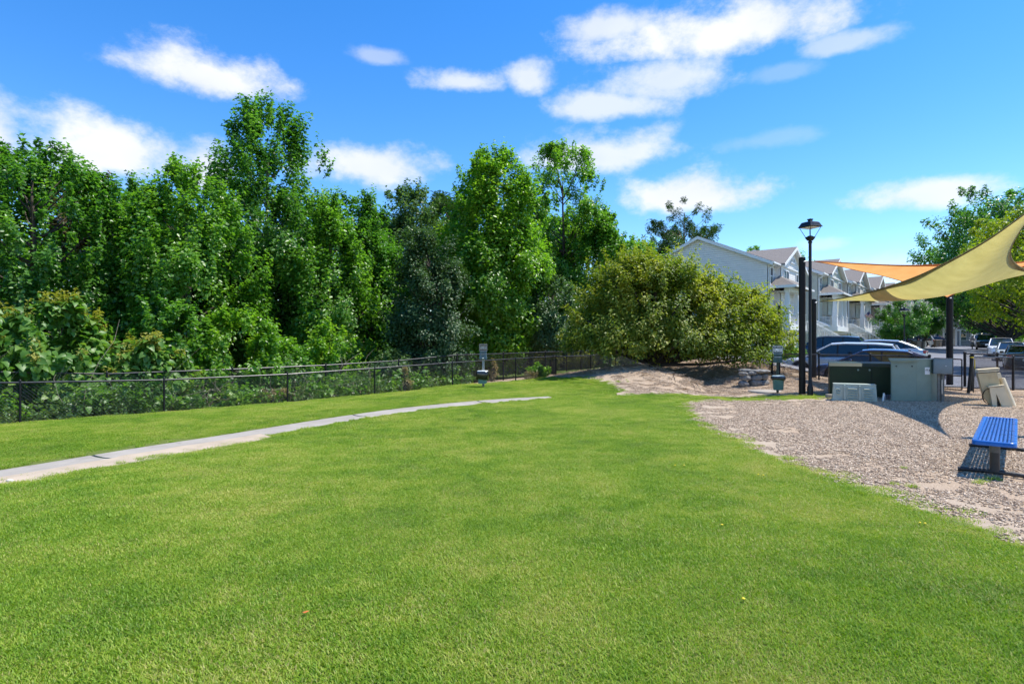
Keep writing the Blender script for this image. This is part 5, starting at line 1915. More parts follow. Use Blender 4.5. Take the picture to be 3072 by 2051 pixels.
# ------------------------------------------------------------------ stones, slab and small things on the mound
def mound_things():
    STN = simple('grey_stone', (0.20, 0.195, 0.185), .9, var=.35, scale=7, bmp=.7, grain=30, dirt=(0.12, 0.11, 0.09))
    root = empty('stone_headwall', (8.7, 20.6, tz(8.7, 20.6)), 0, 'stacked grey stone drain headwall at the end of the ditch', 'stone wall')
    rng = random.Random(8)
    z = 0.02
    spec = [(-.30, 0, .07, .20, .2, .12), (.08, .02, .09, .22, .24, .13), (.42, .05, .1, .17, .22, .13), (-.22, .03, .27, .19, .2, .10), (.16, .03, .30, .2, .22, .11), (.46, .06, .31, .14, .2, .11),
            (-.30, .03, .42, .15, .18, .075), (.0, .04, .46, .17, .2, .07), (.30, .05, .52, .34, .26, .065), (-.12, .2, .55, .25, .22, .06)]
    for i, (x, y, zz, sx, sy, sz) in enumerate(spec):
        rock('stone', (x, y, zz), (sx, sy, sz), STN, 20 + i, root, 2, .16, rng.uniform(-.3, .3))
    p = at(2295, 1173, 19.0)
    o = MB().lathe([(.5, -.06), (.52, .02), (.48, .035), (.0, .04)], n=28).build('concrete_disc', CONC, None, (p.x, p.y, tz(p.x, p.y) + .0))
    tag(o, 'flat round concrete manhole collar under the green pet station', 'slab')
    # surface roots crossing the bank below the bush
    for j in range(5):
        mb = MB()
        x, y = 5.6 + .25 * j, 23.2 - .2 * j
        dx, dy = .22 - .05 * j, -.42
        pts = []
        for k in range(9):
            pts.append((x, y, tz(x, y) + .012))
            x += dx * (.7 + .5 * rng.random())
            y += dy * (.7 + .5 * rng.random())
            dx += rng.uniform(-.12, .12)
        tag(mb.path(pts, [.035, .034, .03, .028, .025, .02, .016, .012, .006], 6).build('surface_root', BARK), ['longest gnarled root, leftmost on the shaded bank', 'gnarled root second from left on the bank', 'gnarled root in the middle of the bank', 'gnarled root second from the ditch', 'gnarled root nearest the ditch'][j], 'root', 'roots on the bank')
    # pale blue box beyond the far fence
    p = at(2137, 1085, 30)
    root = empty('utility_marker', (p.x, p.y, tz(p.x, p.y)), .2, 'small pale blue marker box seen under the bush', 'marker')
    MB().tube((0, 0, -.1), (0, 0, .6), .02, .02, 8).build('post', POSTM, root)
    MB().bevbox((0, 0, .5), (.2, .15, .45), .02).build('box', simple('pale_blue', (0.25, 0.42, 0.6), .5), root)
    # yellow dandelions in the lawn
    DLAB = ['left dandelion of the pair in mid lawn', 'right dandelion of the pair in mid lawn', 'left dandelion of the pair toward the mulch', 'right dandelion of the pair toward the mulch', 'lone dandelion in the right middle of the lawn', 'nearest dandelion in the foreground lawn', 'dandelion near the concrete path, right one', 'left dandelion by the mulch edge near the bench', 'right dandelion by the mulch edge near the bench', 'dandelion near the concrete path, left one']
    DY = simple('dandelion', (0.85, 0.65, 0.02), .6)
    DG = simple('dandelion_stem', (0.1, 0.2, 0.03), .6)
    for i, (u, v) in enumerate(((2025, 1402), (2052, 1402), (2275, 1430), (2290, 1432), (2166, 1585), (2230, 1812), (1170, 1312), (2760, 1577), (2775, 1579), (1085, 1308))):
        Y = EYE * 1707 / (v - 1025)
        x = uY(u, Y)
        root = empty('dandelion', (x, Y, tz(x, Y)), i, DLAB[i], 'flower', 'dandelions in the lawn')
        MB().tube((0, 0, 0), (0, 0, .035), .0025, .002, 5).build('stem', DG, root)
        MB().lathe([(.004, .032), (.016, .037), (.02, .042), (.012, .047), (.002, .048)], n=10).build('flower_head', DY, root)
        root.scale = (.6, .6, .75)
    # orange fallen leaf
    x, Y = uY(917, EYE * 1707 / (1858 - 1025)), EYE * 1707 / (1858 - 1025)
    tag(MB().add([(-.02, 0, .02), (0, -.014, .022), (.024, 0, .03), (0, .014, .024)], [(0, 1, 2), (0, 2, 3)]).build('fallen_leaf', simple('orange_leaf', (0.6, 0.16, 0.03), .6), None, (x, Y, tz(x, Y) + .012)), 'fallen orange leaf on the foreground grass', 'leaf')


mound_things()
# ------------------------------------------------------------------ road, kerbs, walks
RZ = math.atan2(SD.y, SD.x)


def strip(name, t0, t1, n0, n1, dz, mat, step=2.0, nn=4, side=.0):
    ts = np.linspace(t0, t1, max(2, int((t1 - t0) / step)))
    ns = np.linspace(n0, n1, nn)
    T, Nn = np.meshgrid(ts, ns, indexing='ij')
    X = 21.1 + SD.x * T + SN.x * Nn
    Y = 47 + SD.y * T + SN.y * Nn
    Z = tzs(X, Y) + dz
    V = np.stack([X, Y, Z], -1).reshape(-1, 3)
    k = np.arange(nn - 1)[None, :] + np.arange(len(ts) - 1)[:, None] * nn
    F = np.stack([k, k + 1, k + 1 + nn, k + nn], -1).reshape(-1, 4)
    me = bpy.data.meshes.new(name)
    if side:
        # skirts so a kerb or walk is a real step
        W = V.copy()
        W[:, 2] -= side
        b = len(V)
        i0 = np.arange(len(ts) - 1) * nn
        i1 = i0 + nn - 1
        S = np.concatenate([np.stack([i0, i0 + nn, i0 + nn + b, i0 + b], -1), np.stack([i1 + nn, i1, i1 + b, i1 + nn + b], -1)])
        V = np.concatenate([V, W])
        F = np.concatenate([F, S])
    quick(me, V, F)
    me.materials.append(mat)
    return tag(link(name, me), kind='structure')


ASPH = None


def road():
    m, nt, p = nmat('asphalt')
    f = noise(nt, .35, 6, .6, coord='Position')
    g = noise(nt, 60, 4, .7, coord='Position')
    c = ramp(nt, mth(nt, 'ADD', mth(nt, 'MULTIPLY', f, .6), mth(nt, 'MULTIPLY', g, .4)), [(.35, (0.12, 0.125, 0.145)), (.65, (0.20, 0.205, 0.225))])
    nt.links.new(c, p.inputs['Base Color'])
    p.inputs['Roughness'].default_value = .85
    bump(nt, p, g, .3, .01)
    strip('road', -22.4, 190, 7.8, 18.2, .035, m, 1.6, 9)
    strip('parking_bay', -22.4, -7.2, -3.0, 7.795, .033, m, 1.2, 9)
    strip('kerb', -7.0, 180, 7.62, 7.8, .15, CONC, 2, 2, .2)
    strip('kerb', -14, 180, 18.2, 18.4, .15, CONC, 2, 2, .2)
    strip('kerb', -22.62, -22.4, -3.0, 12.2, .13, CONC, .11, 24, .2)
    strip('kerb', -7.2, -7.0, -3.0, 7.62, .15, CONC, .1, 12, .2)
    strip('pavement', -6.8, 180, 5.7, 7.2, .06, CONC, 2, 3, .1)
    for i in range(9):
        strip('driveway', -1 + i * 11 + 7.6, -1 + i * 11 + 10.6, .3 + 2, 5.68, .05, CONC, 1, 4, .08)
    paint = simple('road_paint', (0.72, 0.72, 0.68), .8, var=.2, scale=9)
    for i in range(6):
        strip('bay_line', -22 + i * 2.75, -21.9 + i * 2.75, 2.4, 7.6, .041, paint, .1, 6)


road()

# ------------------------------------------------------------------ cars
GLASS = simple('car_glass', (0.012, 0.02, 0.026), .04, var=.2, scale=2, spec=.9)
TYRE = simple('tyre', (0.02, 0.02, 0.02), .85)
RIM = simple('rim', (0.45, 0.46, 0.48), .3, .8)
TRIM = simple('car_trim', (0.016, 0.016, 0.018), .5)
HEADL = simple('headlight', (0.7, 0.72, 0.75), .08, spec=.9)
TAIL = simple('taillight', (0.45, 0.015, 0.012), .15, spec=.8)
PLATE = simple('number_plate', (0.7, 0.7, 0.68), .5)


def lerp_tab(tab, x):
    return float(np.interp(x, [a for a, b in tab], [b for a, b in tab]))


CARS = {
    'sedan': dict(L=4.75, W=1.82, H=1.43, r=.33, top=[(-.5, .52), (-.485, .62), (-.44, .675), (-.34, .69), (-.2, .665), (.15, .645), (.23, .63), (.42, .545), (.485, .46), (.5, .36)],
                  cab=[(-.43, .675), (-.245, .965), (-.10, .995), (.02, 1.0), (.09, .975), (.285, .625)], bp=[-.06, -.30]),
    'suv': dict(L=4.7, W=1.88, H=1.66, r=.36, top=[(-.5, .42), (-.49, .56), (-.46, .60), (-.2, .60), (.2, .585), (.29, .57), (.43, .52), (.485, .45), (.5, .33)],
                cab=[(-.487, .60), (-.425, .94), (-.30, .985), (-.05, 1.0), (.06, .975), (.275, .575)], bp=[.0, -.24]),
    'pickup': dict(L=5.6, W=1.95, H=1.88, r=.4, top=[(-.5, .5), (-.49, .60), (-.3, .605), (.2, .60), (.28, .59), (.45, .565), (.49, .53), (.5, .40)],
                   cab=[(-.13, .60), (-.115, .96), (.0, 1.0), (.08, .99), (.14, .96), (.255, .60)], bp=[.05]),
    'van': dict(L=4.9, W=1.95, H=1.78, r=.35, top=[(-.5, .40), (-.495, .52), (-.3, .55), (.2, .54), (.33, .52), (.45, .44), (.5, .32)],
                cab=[(-.492, .55), (-.465, .94), (-.3, .99), (.0, 1.0), (.09, .975), (.34, .525)], bp=[.03, -.24]),
}


def car(name, label, x, y, hd, kind, paint, sc=1.0, group='parked cars', rack=False, dz=0.035):
    q = CARS[kind]
    L, W, H, r = q['L'] * sc, q['W'], q['H'], q['r']
    root = empty(name, (x, y, tz(x, y) + dz), hd, label, 'car' if kind != 'pickup' else 'truck', group)
    xf, xr = L / 2 - .93, -L / 2 + .98
    wtab = [(-.5, .80), (-.485, .9), (-.43, .975), (-.3, 1), (.3, 1), (.40, .965), (.455, .89), (.487, .78), (.5, .66)]
    ra = r * 1.14
    xs = sorted(set([round(v, 4) for v in np.linspace(-.5, .5, 61) * L] + [round(c + s * ra, 4) for c in (xf, xr) for s in (-1, -.999, -.9, -.7, .7, .9, .999, 1)]))
    V, F = [], []
    m = 9
    for xx in xs:
        u = xx / L
        zt = lerp_tab(q['top'], u) * H
        w = lerp_tab(wtab, u) * W / 2
        zb = .2 + .12 * max(0, abs(u) - .46) / .04
        for c in (xf, xr):
            if abs(xx - c) < ra:
                zb = max(zb, r + math.sqrt(max(0, ra * ra - (xx - c) ** 2)))
        zs = min(zb + .1, zt - .1)
        zm = max(zs + .01, zt - .25)
        ring = [(.0, zb), (.86 * w, zb), (.975 * w, zs * .5 + zb * .5), (w, zs), (w * 1.0, zm), (.985 * w, zt - .1), (.955 * w, zt - .03), (.88 * w, zt), (0, zt + .025)]
        for yy, zz in ring:
            V.append((xx, yy, zz))
    nv = len(V)
    Vm = [(a, -b, c) for a, b, c in V]
    for i in range(len(xs) - 1):
        for k in range(m - 1):
            a = i * m + k
            F.append((a, a + 1, a + m + 1, a + m))
            F.append((nv + a + 1, nv + a, nv + a + m, nv + a + m + 1))
    for e in (0, (len(xs) - 1) * m):
        F.append(tuple(e + k for k in range(m)))
        F.append(tuple(nv + e + k for k in range(m)))
    mb = MB()
    mb.add(V + Vm, F, True)
    body = mb.build('body', paint, root)
    MB().bb(-L / 2 + .25, L / 2 - .25, -W / 2 + .22, W / 2 - .22, .17, H * .5).build('underbody', TRIM, root)
    # greenhouse
    zc = q['cab'][0][1]
    cab = [(a * L, (zc + (b - zc) * .90 if b > zc else b) * H) for a, b in q['cab']]
    zb, zt = cab[0][1], H

    def hw(z, off=0):
        k = max(0, min(1, (z - min(cab[0][1], cab[-1][1])) / (zt - min(cab[0][1], cab[-1][1]))))
        return W / 2 * (.895 - .20 * k) + off
    pl = [(a, hw(b), b) for a, b in cab]
    pr = [(a, -y_, b) for a, y_, b in pl]
    n = len(cab)
    mb = MB()
    mb.add(pl + pr, [tuple(range(n)), tuple(range(2 * n - 1, n - 1, -1))] + [(i, i + 1, n + i + 1, n + i) for i in range(n - 1)])
    mb.build('windows', GLASS, root)
    rf = MB()
    top = [(a, hw(b) + .012, b + .012) for a, b in cab[1:-1]]
    rf.add(top + [(a, -y_, b) for a, y_, b in top] + [(a, y_ * .55, b + .06) for a, y_, b in top] + [(a, -y_ * .55, b + .06) for a, y_, b in top],
           [f for i in range(n - 3) for f in ((i, i + 1, 2 * (n - 2) + i + 1, 2 * (n - 2) + i), (2 * (n - 2) + i, 2 * (n - 2) + i + 1, 3 * (n - 2) + i + 1, 3 * (n - 2) + i), (3 * (n - 2) + i, 3 * (n - 2) + i + 1, (n - 2) + i + 1, (n - 2) + i))], True)
    rf.build('roof', paint, root)
    pm = MB()
    for s in (1, -1):
        P = [Vector((a, s * (y_ + .008), b)) for a, y_, b in pl]
        for i in (0, n - 2):
            pm.tube(P[i], P[i + 1], .042, .042, 6)
        for i in range(1, n - 2):
            pm.tube(P[i], P[i + 1], .042, .042, 6)
    pm.build('pillars', paint, root)
    for bx_ in q['bp']:
        bm_ = MB()
        zt_ = float(np.interp(bx_ * L, [a for a, b in cab], [b for a, b in cab]))
        zl = lerp_tab(q['top'], bx_) * H
        for s in (1, -1):
            bm_.tube((bx_ * L, s * (hw(zl) + .006), zl), (bx_ * L, s * (hw(zt_) + .006), zt_), .03, .03, 6)
        bm_.build('door_pillar', TRIM, root)
    # wheels
    for wx in (xf, xr):
        for s in (1, -1):
            wh = empty('wheel', (wx, s * (W / 2 - .115), r), 0, parent=root)
            MB().lathe([(r * .62, -.1), (r * .93, -.105), (r, -.07), (r, .07), (r * .93, .105), (r * .62, .1)], n=24, axis='Y').build('tyre', TYRE, wh)
            rm = MB().lathe([(.03, s * .085), (r * .2, s * .1), (r * .22, s * .08), (r * .58, s * .07), (r * .66, s * .106), (r * .7, s * .106)], n=20, axis='Y')
            for k in range(5):
                a = 6.283 * k / 5
                rm.tube((0, s * .095, 0), (r * .62 * math.cos(a), s * .1, r * .62 * math.sin(a)), .03, .022, 5)
            rm.build('rim', RIM, wh)
    # details
    for s in (1, -1):
        zl = lerp_tab(q['top'], .44) * H
        MB().bevbox((L / 2 * .93, s * W / 2 * .70, zl - .10), (.34, .36, .11), .03, Matrix.Rotation(-s * .42, 3, 'Z')).build('headlight', HEADL, root)
        zr = lerp_tab(q['top'], -.47) * H
        MB().bevbox((-L / 2 * .965, s * W / 2 * .72, zr - .13), (.14, .36, .15), .03, Matrix.Rotation(s * .25, 3, 'Z')).build('taillight', TAIL, root)
        zm = lerp_tab(q['top'], .2) * H
        mr = MB().bevbox((.165 * L, s * (W / 2 + .06), zm + .06), (.12, .2, .14), .035).build('mirror', paint, root)
        MB().bb(.150 * L, .150 * L + .006, s * (W / 2 + .06) - .085, s * (W / 2 + .06) + .085, zm + .005, zm + .115).build('mirror_glass', GLASS, mr)
        for hx in ((q['bp'][0] + .03) * L, (q['bp'][-1] - .0) * L if len(q['bp']) > 1 else (q['bp'][0] - .1) * L):
            MB().bevbox((hx, s * (W / 2 + .006), zm - .12), (.2, .03, .03), .008).build('door_handle', paint, root)
        sm = MB()
        for bx_ in [.15] + q['bp']:
            zl2 = lerp_tab(q['top'], bx_) * H
            sm.bb(bx_ * L - .004, bx_ * L + .004, s * (W / 2 - .004) - .006, s * (W / 2 - .004) + .006, .33, zl2 - .1)
        sm.bb(xr + ra, xf - ra, s * (W / 2 - .012) - .012, s * (W / 2 - .012) + .012, .2, .27)
        sm.build('door_seam', TRIM, root)
    zg = lerp_tab(q['top'], .49) * H
    MB().bevbox((L / 2 - .035, 0, zg - .13), (.06, W * .46, .13 if kind != 'pickup' else .26), .02).build('grille', TRIM, root)
    MB().bevbox((L / 2 - .02, 0, .36), (.06, W * .62, .12), .02).build('bumper_intake', TRIM, root)
    MB().bevbox((-L / 2 + .005, 0, .55 * H if kind != 'sedan' else .56), (.02, .32, .15), .004).build('number_plate', PLATE, root)
    if rack:
        rk = MB()
        for s in (1, -1):
            rk.tube((-.3 * L if kind != 'pickup' else -.45 * L, s * .55, H + .09), (.02 * L, s * .55, H + .09), .02, .02, 6)
            for xx in (-.25 * L if kind != 'pickup' else -.4 * L, 0):
                rk.tube((xx, s * .55, H * .9), (xx, s * .55, H + .09), .015, .015, 6)
        for xx in (-.2 * L, -.02 * L):
            rk.tube((xx, -.58, H + .11), (xx, .58, H + .11), .015, .015, 6)
        rk.build('roof_rack', STEEL if kind == 'pickup' else TRIM, root)
    return root


def paintm(name, c, metal=.35, rough=.28):
    return simple(name, c, rough, metal, .06, 2, coat=.9)


def uYp(u, Y):
    return uY(u, Y), Y


def cars():
    H0 = math.atan2(-SN.y, -SN.x)            # nose to the houses
    HT = math.atan2(-SD.y, -SD.x)            # nose to the camera
    HA = math.atan2(SD.y, SD.x)
    navy, silver, grey, teal = paintm('paint_navy', (0.03, 0.055, 0.14)), paintm('paint_white', (0.70, 0.72, 0.75), .1), paintm('paint_silver', (0.42, 0.44, 0.46), .6), paintm('paint_slate', (0.035, 0.055, 0.085))
    white, maroon, black, cream = paintm('paint_bright_white', (0.76, 0.77, 0.77), .05), paintm('paint_maroon', (0.09, 0.012, 0.03)), paintm('paint_black', (0.02, 0.022, 0.025)), paintm('paint_cream', (0.62, 0.64, 0.58), .2)
    green = paintm('paint_dark_green', (0.025, 0.05, 0.05))
    car('parked_sedan', 'navy blue sedan parked right behind the street fence', *uYp(2628, 23.4), H0, 'sedan', navy, .97, dz=-.08)
    car('parked_suv', 'silver white SUV parked beside the navy sedan', *uYp(2522, 26.6), H0, 'suv', silver, 1.05, dz=-.16)
    car('parked_sedan', 'silver sedan whose roof shows behind the silver white SUV', *uYp(2625, 32.2), H0, 'sedan', grey, dz=.2)
    car('parked_suv', 'slate blue SUV near the stairs of the second house', *uYp(2476, 37.5), H0, 'suv', teal, dz=.1)
    car('parked_suv', 'dark blue car on a driveway beside the green hedge', *uYp(2688, 74), H0 + .15, 'sedan', teal, dz=.25)
    car('parked_suv', 'white SUV on a driveway behind the second street lamp', *uYp(2740, 80), H0, 'suv', white, dz=.1)
    car('parked_sedan', 'maroon car on a far driveway beside the brown bins', *uYp(2797, 92), H0, 'sedan', maroon, dz=.1)
    car('parked_sedan', 'dark green sedan seen from behind at the right edge', *uYp(3072, 33.5), HA, 'sedan', green)
    car('parked_sedan', 'cream sedan with a roof rack facing the camera', *uYp(3034, 44), HT, 'sedan', cream, rack=True)
    car('parked_suv', 'white SUV facing the camera behind the cream sedan', *uYp(3003, 51), HT, 'suv', white)
    car('parked_pickup', 'black pickup truck facing the camera under the big tree', *uYp(2958, 69), HT, 'pickup', black)
    car('parked_pickup', 'white work truck with a ladder rack behind the black pickup', *uYp(2944, 84), HT, 'pickup', white, rack=True)


cars()

# ------------------------------------------------------------------ townhouses
SHINGLE = simple('roof_shingle', (0.185, 0.165, 0.15), .95, var=.35, scale=14, bmp=.5, grain=18)
TRIMW = simple('white_trim', (0.82, 0.82, 0.80), .6, var=.05)
HGLASS = simple('house_glass', (0.025, 0.045, 0.075), .05, var=.3, scale=.6, spec=.9)
BLIND = simple('window_blind', (0.10, 0.16, 0.15), .4, var=.3, scale=1.5)
TANW = simple('tan_wall', (0.48, 0.38, 0.27), .8, var=.1)
SOFFIT = simple('soffit', (0.62, 0.60, 0.56), .8, var=.05)
DECK = simple('deck_trim', (0.66, 0.66, 0.66), .7, var=.08)


def lap(mb, x0, x1, z0, z1, y, pitch=.19, out=-1, clip=None):
    """lapped boards on a wall facing -y"""
    z = z0
    while z < z1 - .01:
        zz = min(z + pitch, z1)
        a0, a1, b0, b1 = x0, x1, x0, x1
        if clip:
            (a0, a1), (b0, b1) = clip(z), clip(zz)
            if a1 - a0 < .05:
                break
            if b1 - b0 < .02:
                b0 = b1 = (b0 + b1) / 2
        zg = zz - .018
        mb.add([(a0, y - .055, z), (a1, y - .055, z), (b1, y - .045, zg), (b0, y - .045, zg), (a0, y, z), (a1, y, z), (b0, y, zg), (b1, y, zg)], [(0, 1, 2, 3), (0, 4, 5, 1), (3, 2, 7, 6)])
        z = zz


def window(x0, x1, z0, z1, y, parent, cols=2, dark=HGLASS):
    w = empty('window', ((x0 + x1) / 2, y - .03, z0), 0, parent=parent)
    hx, h = (x1 - x0) / 2, z1 - z0
    fr = MB()
    f = .09
    fr.bb(-hx, hx, -.06, .0, h - f, h)
    fr.bb(-hx, hx, -.06, .0, 0, f)
    fr.bb(-hx, -hx + f, -.06, .0, f, h - f)
    fr.bb(hx - f, hx, -.06, .0, f, h - f)
    fr.build('frame', TRIMW, w)
    MB().bb(-hx - .05, hx + .05, -.1, .0, -.06, -.003).build('sill', TRIMW, w)
    mu = MB()
    mu.bb(-hx + f, hx - f, -.045, -.005, h / 2 - .03, h / 2 + .03)
    for c in range(1, cols):
        xx = -hx + f + (2 * hx - 2 * f) * c / cols
        mu.bb(xx - .035, xx + .035, -.05, -.006, f, h - f)
    mu.build('mullion', TRIMW, w)
    pw = (2 * hx - 2 * f) / cols
    for c in range(cols):
        for r_ in range(2):
            xa = -hx + f + pw * c
            za, zb = (f, h / 2) if r_ == 0 else (h / 2, h - f)
            MB().bb(xa + .004, xa + pw - .004, -.022, -.012, za + .004, zb - .004).build('pane', HGLASS if (c + r_) % 3 else BLIND, w)
    return w


def railing(parent, p0, p1, h=.92, gap=.13, name='railing'):
    """sloping or level rail with balusters between two foot points"""
    p0, p1 = Vector(p0), Vector(p1)
    r = empty(name, p0, 0, parent=parent)
    d = p1 - p0
    L = Vector((d.x, d.y, 0)).length
    up = Vector((0, 0, 1))
    side = Vector((-d.y, d.x, 0)).normalized()
    mb = MB()
    for z, hh, ww in ((h, .06, .07), (.1, .05, .04)):
        a, b = up * z, d + up * z
        vs = [q + side * s * ww / 2 + up * t * hh / 2 for q in (a, b) for s in (-1, 1) for t in (-1, 1)]
        mb.add(vs, [(0, 1, 3, 2), (4, 6, 7, 5), (0, 4, 5, 1), (2, 3, 7, 6), (0, 2, 6, 4), (1, 5, 7, 3)])
    mb.build('rail', TRIMW, r)
    bl = MB()
    n = max(2, int(L / gap))
    for i in range(1, n):
        c = d * (i / n)
        bl.bb(c.x - .02, c.x + .02, c.y - .02, c.y + .02, c.z + .1, c.z + h - .02)
    b = bl.build('balusters', DECK, r)
    b['kind'] = 'stuff'
    return r


def townhouse(label, t0, p, wall, W=11.0, z=.9, detail=2, E=7.4, seed=0):
    base = street(t0, p, z)
    root = empty('townhouse', base, RZ, label, 'house', 'townhouses along the street')
    Dp, Rg = 11.5, E + 2.57
    sl = (Rg - E) / (Dp / 2)
    core = MB()
    core.bb(.02, W - .02, .02, Dp, -.4, E)
    core.prism([(.02, E), (Dp, E), (Dp / 2, Rg - .02)], .02, W - .02, 'X')
    core.build('wall_core', wall, root)
    fw = MB()
    lap(fw, 0, W, -.3, E, 0)
    fw.build('front_siding', wall, root)
    # gable end facing the camera: one board after another
    bd = None
    zc = -.3
    i = 0
    tot = MB()
    ew = empty('gable_siding', (0, 0, 0), 0, parent=root)
    while zc < Rg - .12:
        zz = zc + .19

        def span(q):
            if q <= E:
                return 0.0, Dp
            k = (q - E) / sl
            return k, Dp - k
        (a0, a1), (b0, b1) = span(zc), span(min(zz, Rg))
        mb = MB() if detail > 1 else tot
        zg = zz - .018
        mb.add([(-.045, a0, zc), (-.045, a1, zc), (-.03, b1, zg), (-.03, b0, zg), (.02, a0, zc), (.02, a1, zc), (.02, b0, zg), (.02, b1, zg)], [(0, 1, 2, 3), (0, 4, 5, 1), (3, 2, 7, 6)])
        if detail > 1:
            mb.build('plank', wall, ew)
        zc = zz
    if detail <= 1:
        tot.build('planks', wall, ew)
    # roof
    ov, eo = .35, .5
    rf = MB()
    for s in (1, -1):
        y0, y1 = (-eo, Dp / 2) if s == 1 else (Dp + eo, Dp / 2)
        z0, z1 = E - sl * eo, Rg
        rf.add([(-ov, y0, z0 + .05), (W + ov * .2, y0, z0 + .05), (W + ov * .2, y1, z1 + .05), (-ov, y1, z1 + .05), (-ov, y0, z0 + .17), (W + ov * .2, y0, z0 + .17), (W + ov * .2, y1, z1 + .17), (-ov, y1, z1 + .17)],
               [(0, 1, 2, 3), (4, 7, 6, 5), (0, 4, 5, 1), (1, 5, 6, 2), (3, 7, 4, 0)])
    roof = rf.build('roof', SHINGLE, root)
    rk = MB()
    for s in (1, -1):
        y0 = -eo if s == 1 else Dp + eo
        z0 = E - sl * eo
        rk.add([(-ov - .03, y0, z0 - .13), (-ov - .03, Dp / 2, Rg - .13), (-ov - .03, Dp / 2, Rg + .14), (-ov - .03, y0, z0 + .14), (-ov + .01, y0, z0 - .13), (-ov + .01, Dp / 2, Rg - .13), (-ov + .01, Dp / 2, Rg + .14), (-ov + .01, y0, z0 + .14)],
               [(0, 1, 2, 3), (4, 7, 6, 5), (0, 4, 5, 1), (2, 6, 7, 3), (0, 3, 7, 4)])
        # soffit under the rake
        rk.add([(-ov, y0, z0 + .03), (0, y0, z0 + .03), (0, Dp / 2, Rg + .03), (-ov, Dp / 2, Rg + .03)], [(0, 1, 2, 3)])
    rk.build('rake_board', TRIMW, root)
    g = MB()
    g.bb(-ov, W, -eo - .12, -eo - .005, E - sl * eo + .0, E - sl * eo + .13)
    g.bb(-ov + .05, W, -eo, -.03, E - sl * eo - .06, E - sl * eo - .03)
    g.build('gutter', TRIMW, root)
    MB().path([(.05, -eo - .06, E - .25), (.05, -.35, E - .5), (.05, -.09, E - .62), (.05, -.09, .2)], .05, 8).build('downspout', TRIMW, root)
    cb = MB()
    for xx in (0.0, W - .12):
        cb.bb(xx - .03, xx + .12, -.075, -.058, -.3, E - .1)
    cb.build('corner_board', TRIMW, root)
    # front gable bay
    bx0, bx1, by, bz, pk = 2.2, 10.0, -.45, 3.4, E + 1.75
    bay = MB()
    bay.bb(bx0, bx1, by + .02, .3, bz, E)
    mid = (bx0 + bx1) / 2
    bay.prism([(bx0, E), (bx1, E), (mid, pk)], by + .02, 3.0, 'Y')
    bb_ = bay.build('bay_core', wall, root)
    bs = MB()
    ks = (pk - E) / (mid - bx0)

    def clip(q):
        if q <= E:
            return bx0, bx1
        k = (q - E) / ks
        return bx0 + k, bx1 - k
    lap(bs, bx0, bx1, bz, pk, by, clip=clip)
    bs.build('bay_siding', wall, root)
    br = MB()
    for s in (1, -1):
        xe = bx0 - .4 if s == 1 else bx1 + .4
        ze = E - ks * .4
        y0, y1 = by - .45, 4.2
        br.add([(xe, y0, ze + .05), (mid, y0, pk + .05), (mid, y1, pk + .05), (xe, y1, ze + .05), (xe, y0, ze + .16), (mid, y0, pk + .16), (mid, y1, pk + .16), (xe, y1, ze + .16)],
               [(0, 1, 2, 3), (4, 7, 6, 5), (0, 4, 5, 1), (3, 2, 6, 7), (0, 3, 7, 4)])
    br.build('bay_roof', SHINGLE, root)
    bk = MB()
    for s in (1, -1):
        xe = bx0 - .4 if s == 1 else bx1 + .4
        ze = E - ks * .4
        y0 = by - .48
        bk.add([(xe, y0, ze - .14), (mid, y0, pk - .14), (mid, y0, pk + .13), (xe, y0, ze + .13), (xe, y0 + .04, ze - .14), (mid, y0 + .04, pk - .14), (mid, y0 + .04, pk + .13), (xe, y0 + .04, ze + .13)],
               [(0, 1, 2, 3), (4, 7, 6, 5), (0, 4, 5, 1), (2, 6, 7, 3)])
        bk.add([(xe, y0, ze + .02), (mid, y0, pk + .02), (mid, by, pk + .02), (xe, by, ze + .02)], [(0, 1, 2, 3)])
    bk.build('bay_rake_board', TRIMW, root)
    # windows
    window(.45, 1.35, 5.5, 7.05, -.03, root, 1)
    window(2.9, 4.7, 5.5, 7.0, by - .03, root, 2)
    window(7.2, 9.0, 5.5, 7.0, by - .03, root, 2)
    window(10.2, 10.85, 5.5, 7.05, -.03, root, 1)
    for xx in (mid - .62, mid + .12):
        window(xx, xx + .5, E + .45, E + .9, by - .03, root, 1)
    # raised porch
    x0, x1, yo = .9, 6.6, -1.5
    fl = 2.2
    porch = empty('porch', (0, 0, 0), 0, parent=root)
    MB().bb(x0, x1, yo, -.03, fl - .12, fl).build('deck', DECK, porch)
    fa = MB()
    fa.bb(x0 - .03, x1 + .03, yo - .04, yo - .003, fl - .45, fl + .02)
    fa.bb(x0 - .034, x0 - .003, yo, -.03, fl - .45, fl + .02)
    fa.bb(x1 + .003, x1 + .034, yo, -.03, fl - .45, fl + .02)
    fa.bb(x0, x1, yo, -.03, fl - .43, fl - .40)
    fa.build('fascia', TRIMW, porch)
    cxs = (x0 + .2, (x0 + x1) / 2 + .4, x1 - .2)
    for xx in cxs:
        c = MB()
        c.bb(xx - .23, xx + .23, yo + .02, yo + .46, fl, fl + .95)
        c.bb(xx - .26, xx + .26, yo - .01, yo + .49, fl + .95, fl + 1.03)
        a, b = .19, .13
        yc = yo + .24
        c.add([(xx + sx * q, yc + sy * q, zz) for q, zz in ((a, fl + 1.03), (b, fl + 2.7)) for sx, sy in ((-1, -1), (1, -1), (1, 1), (-1, 1))], [(0, 1, 5, 4), (1, 2, 6, 5), (2, 3, 7, 6), (3, 0, 4, 7)])
        c.bb(xx - .17, xx + .17, yc - .17, yc + .17, fl + 2.7, fl + 2.8)
        c.build('column', TRIMW, porch)
    for a, b in zip(cxs[:-1], cxs[1:]):
        railing(porch, (a + .23, yo + .2, fl), (b - .23, yo + .2, fl))
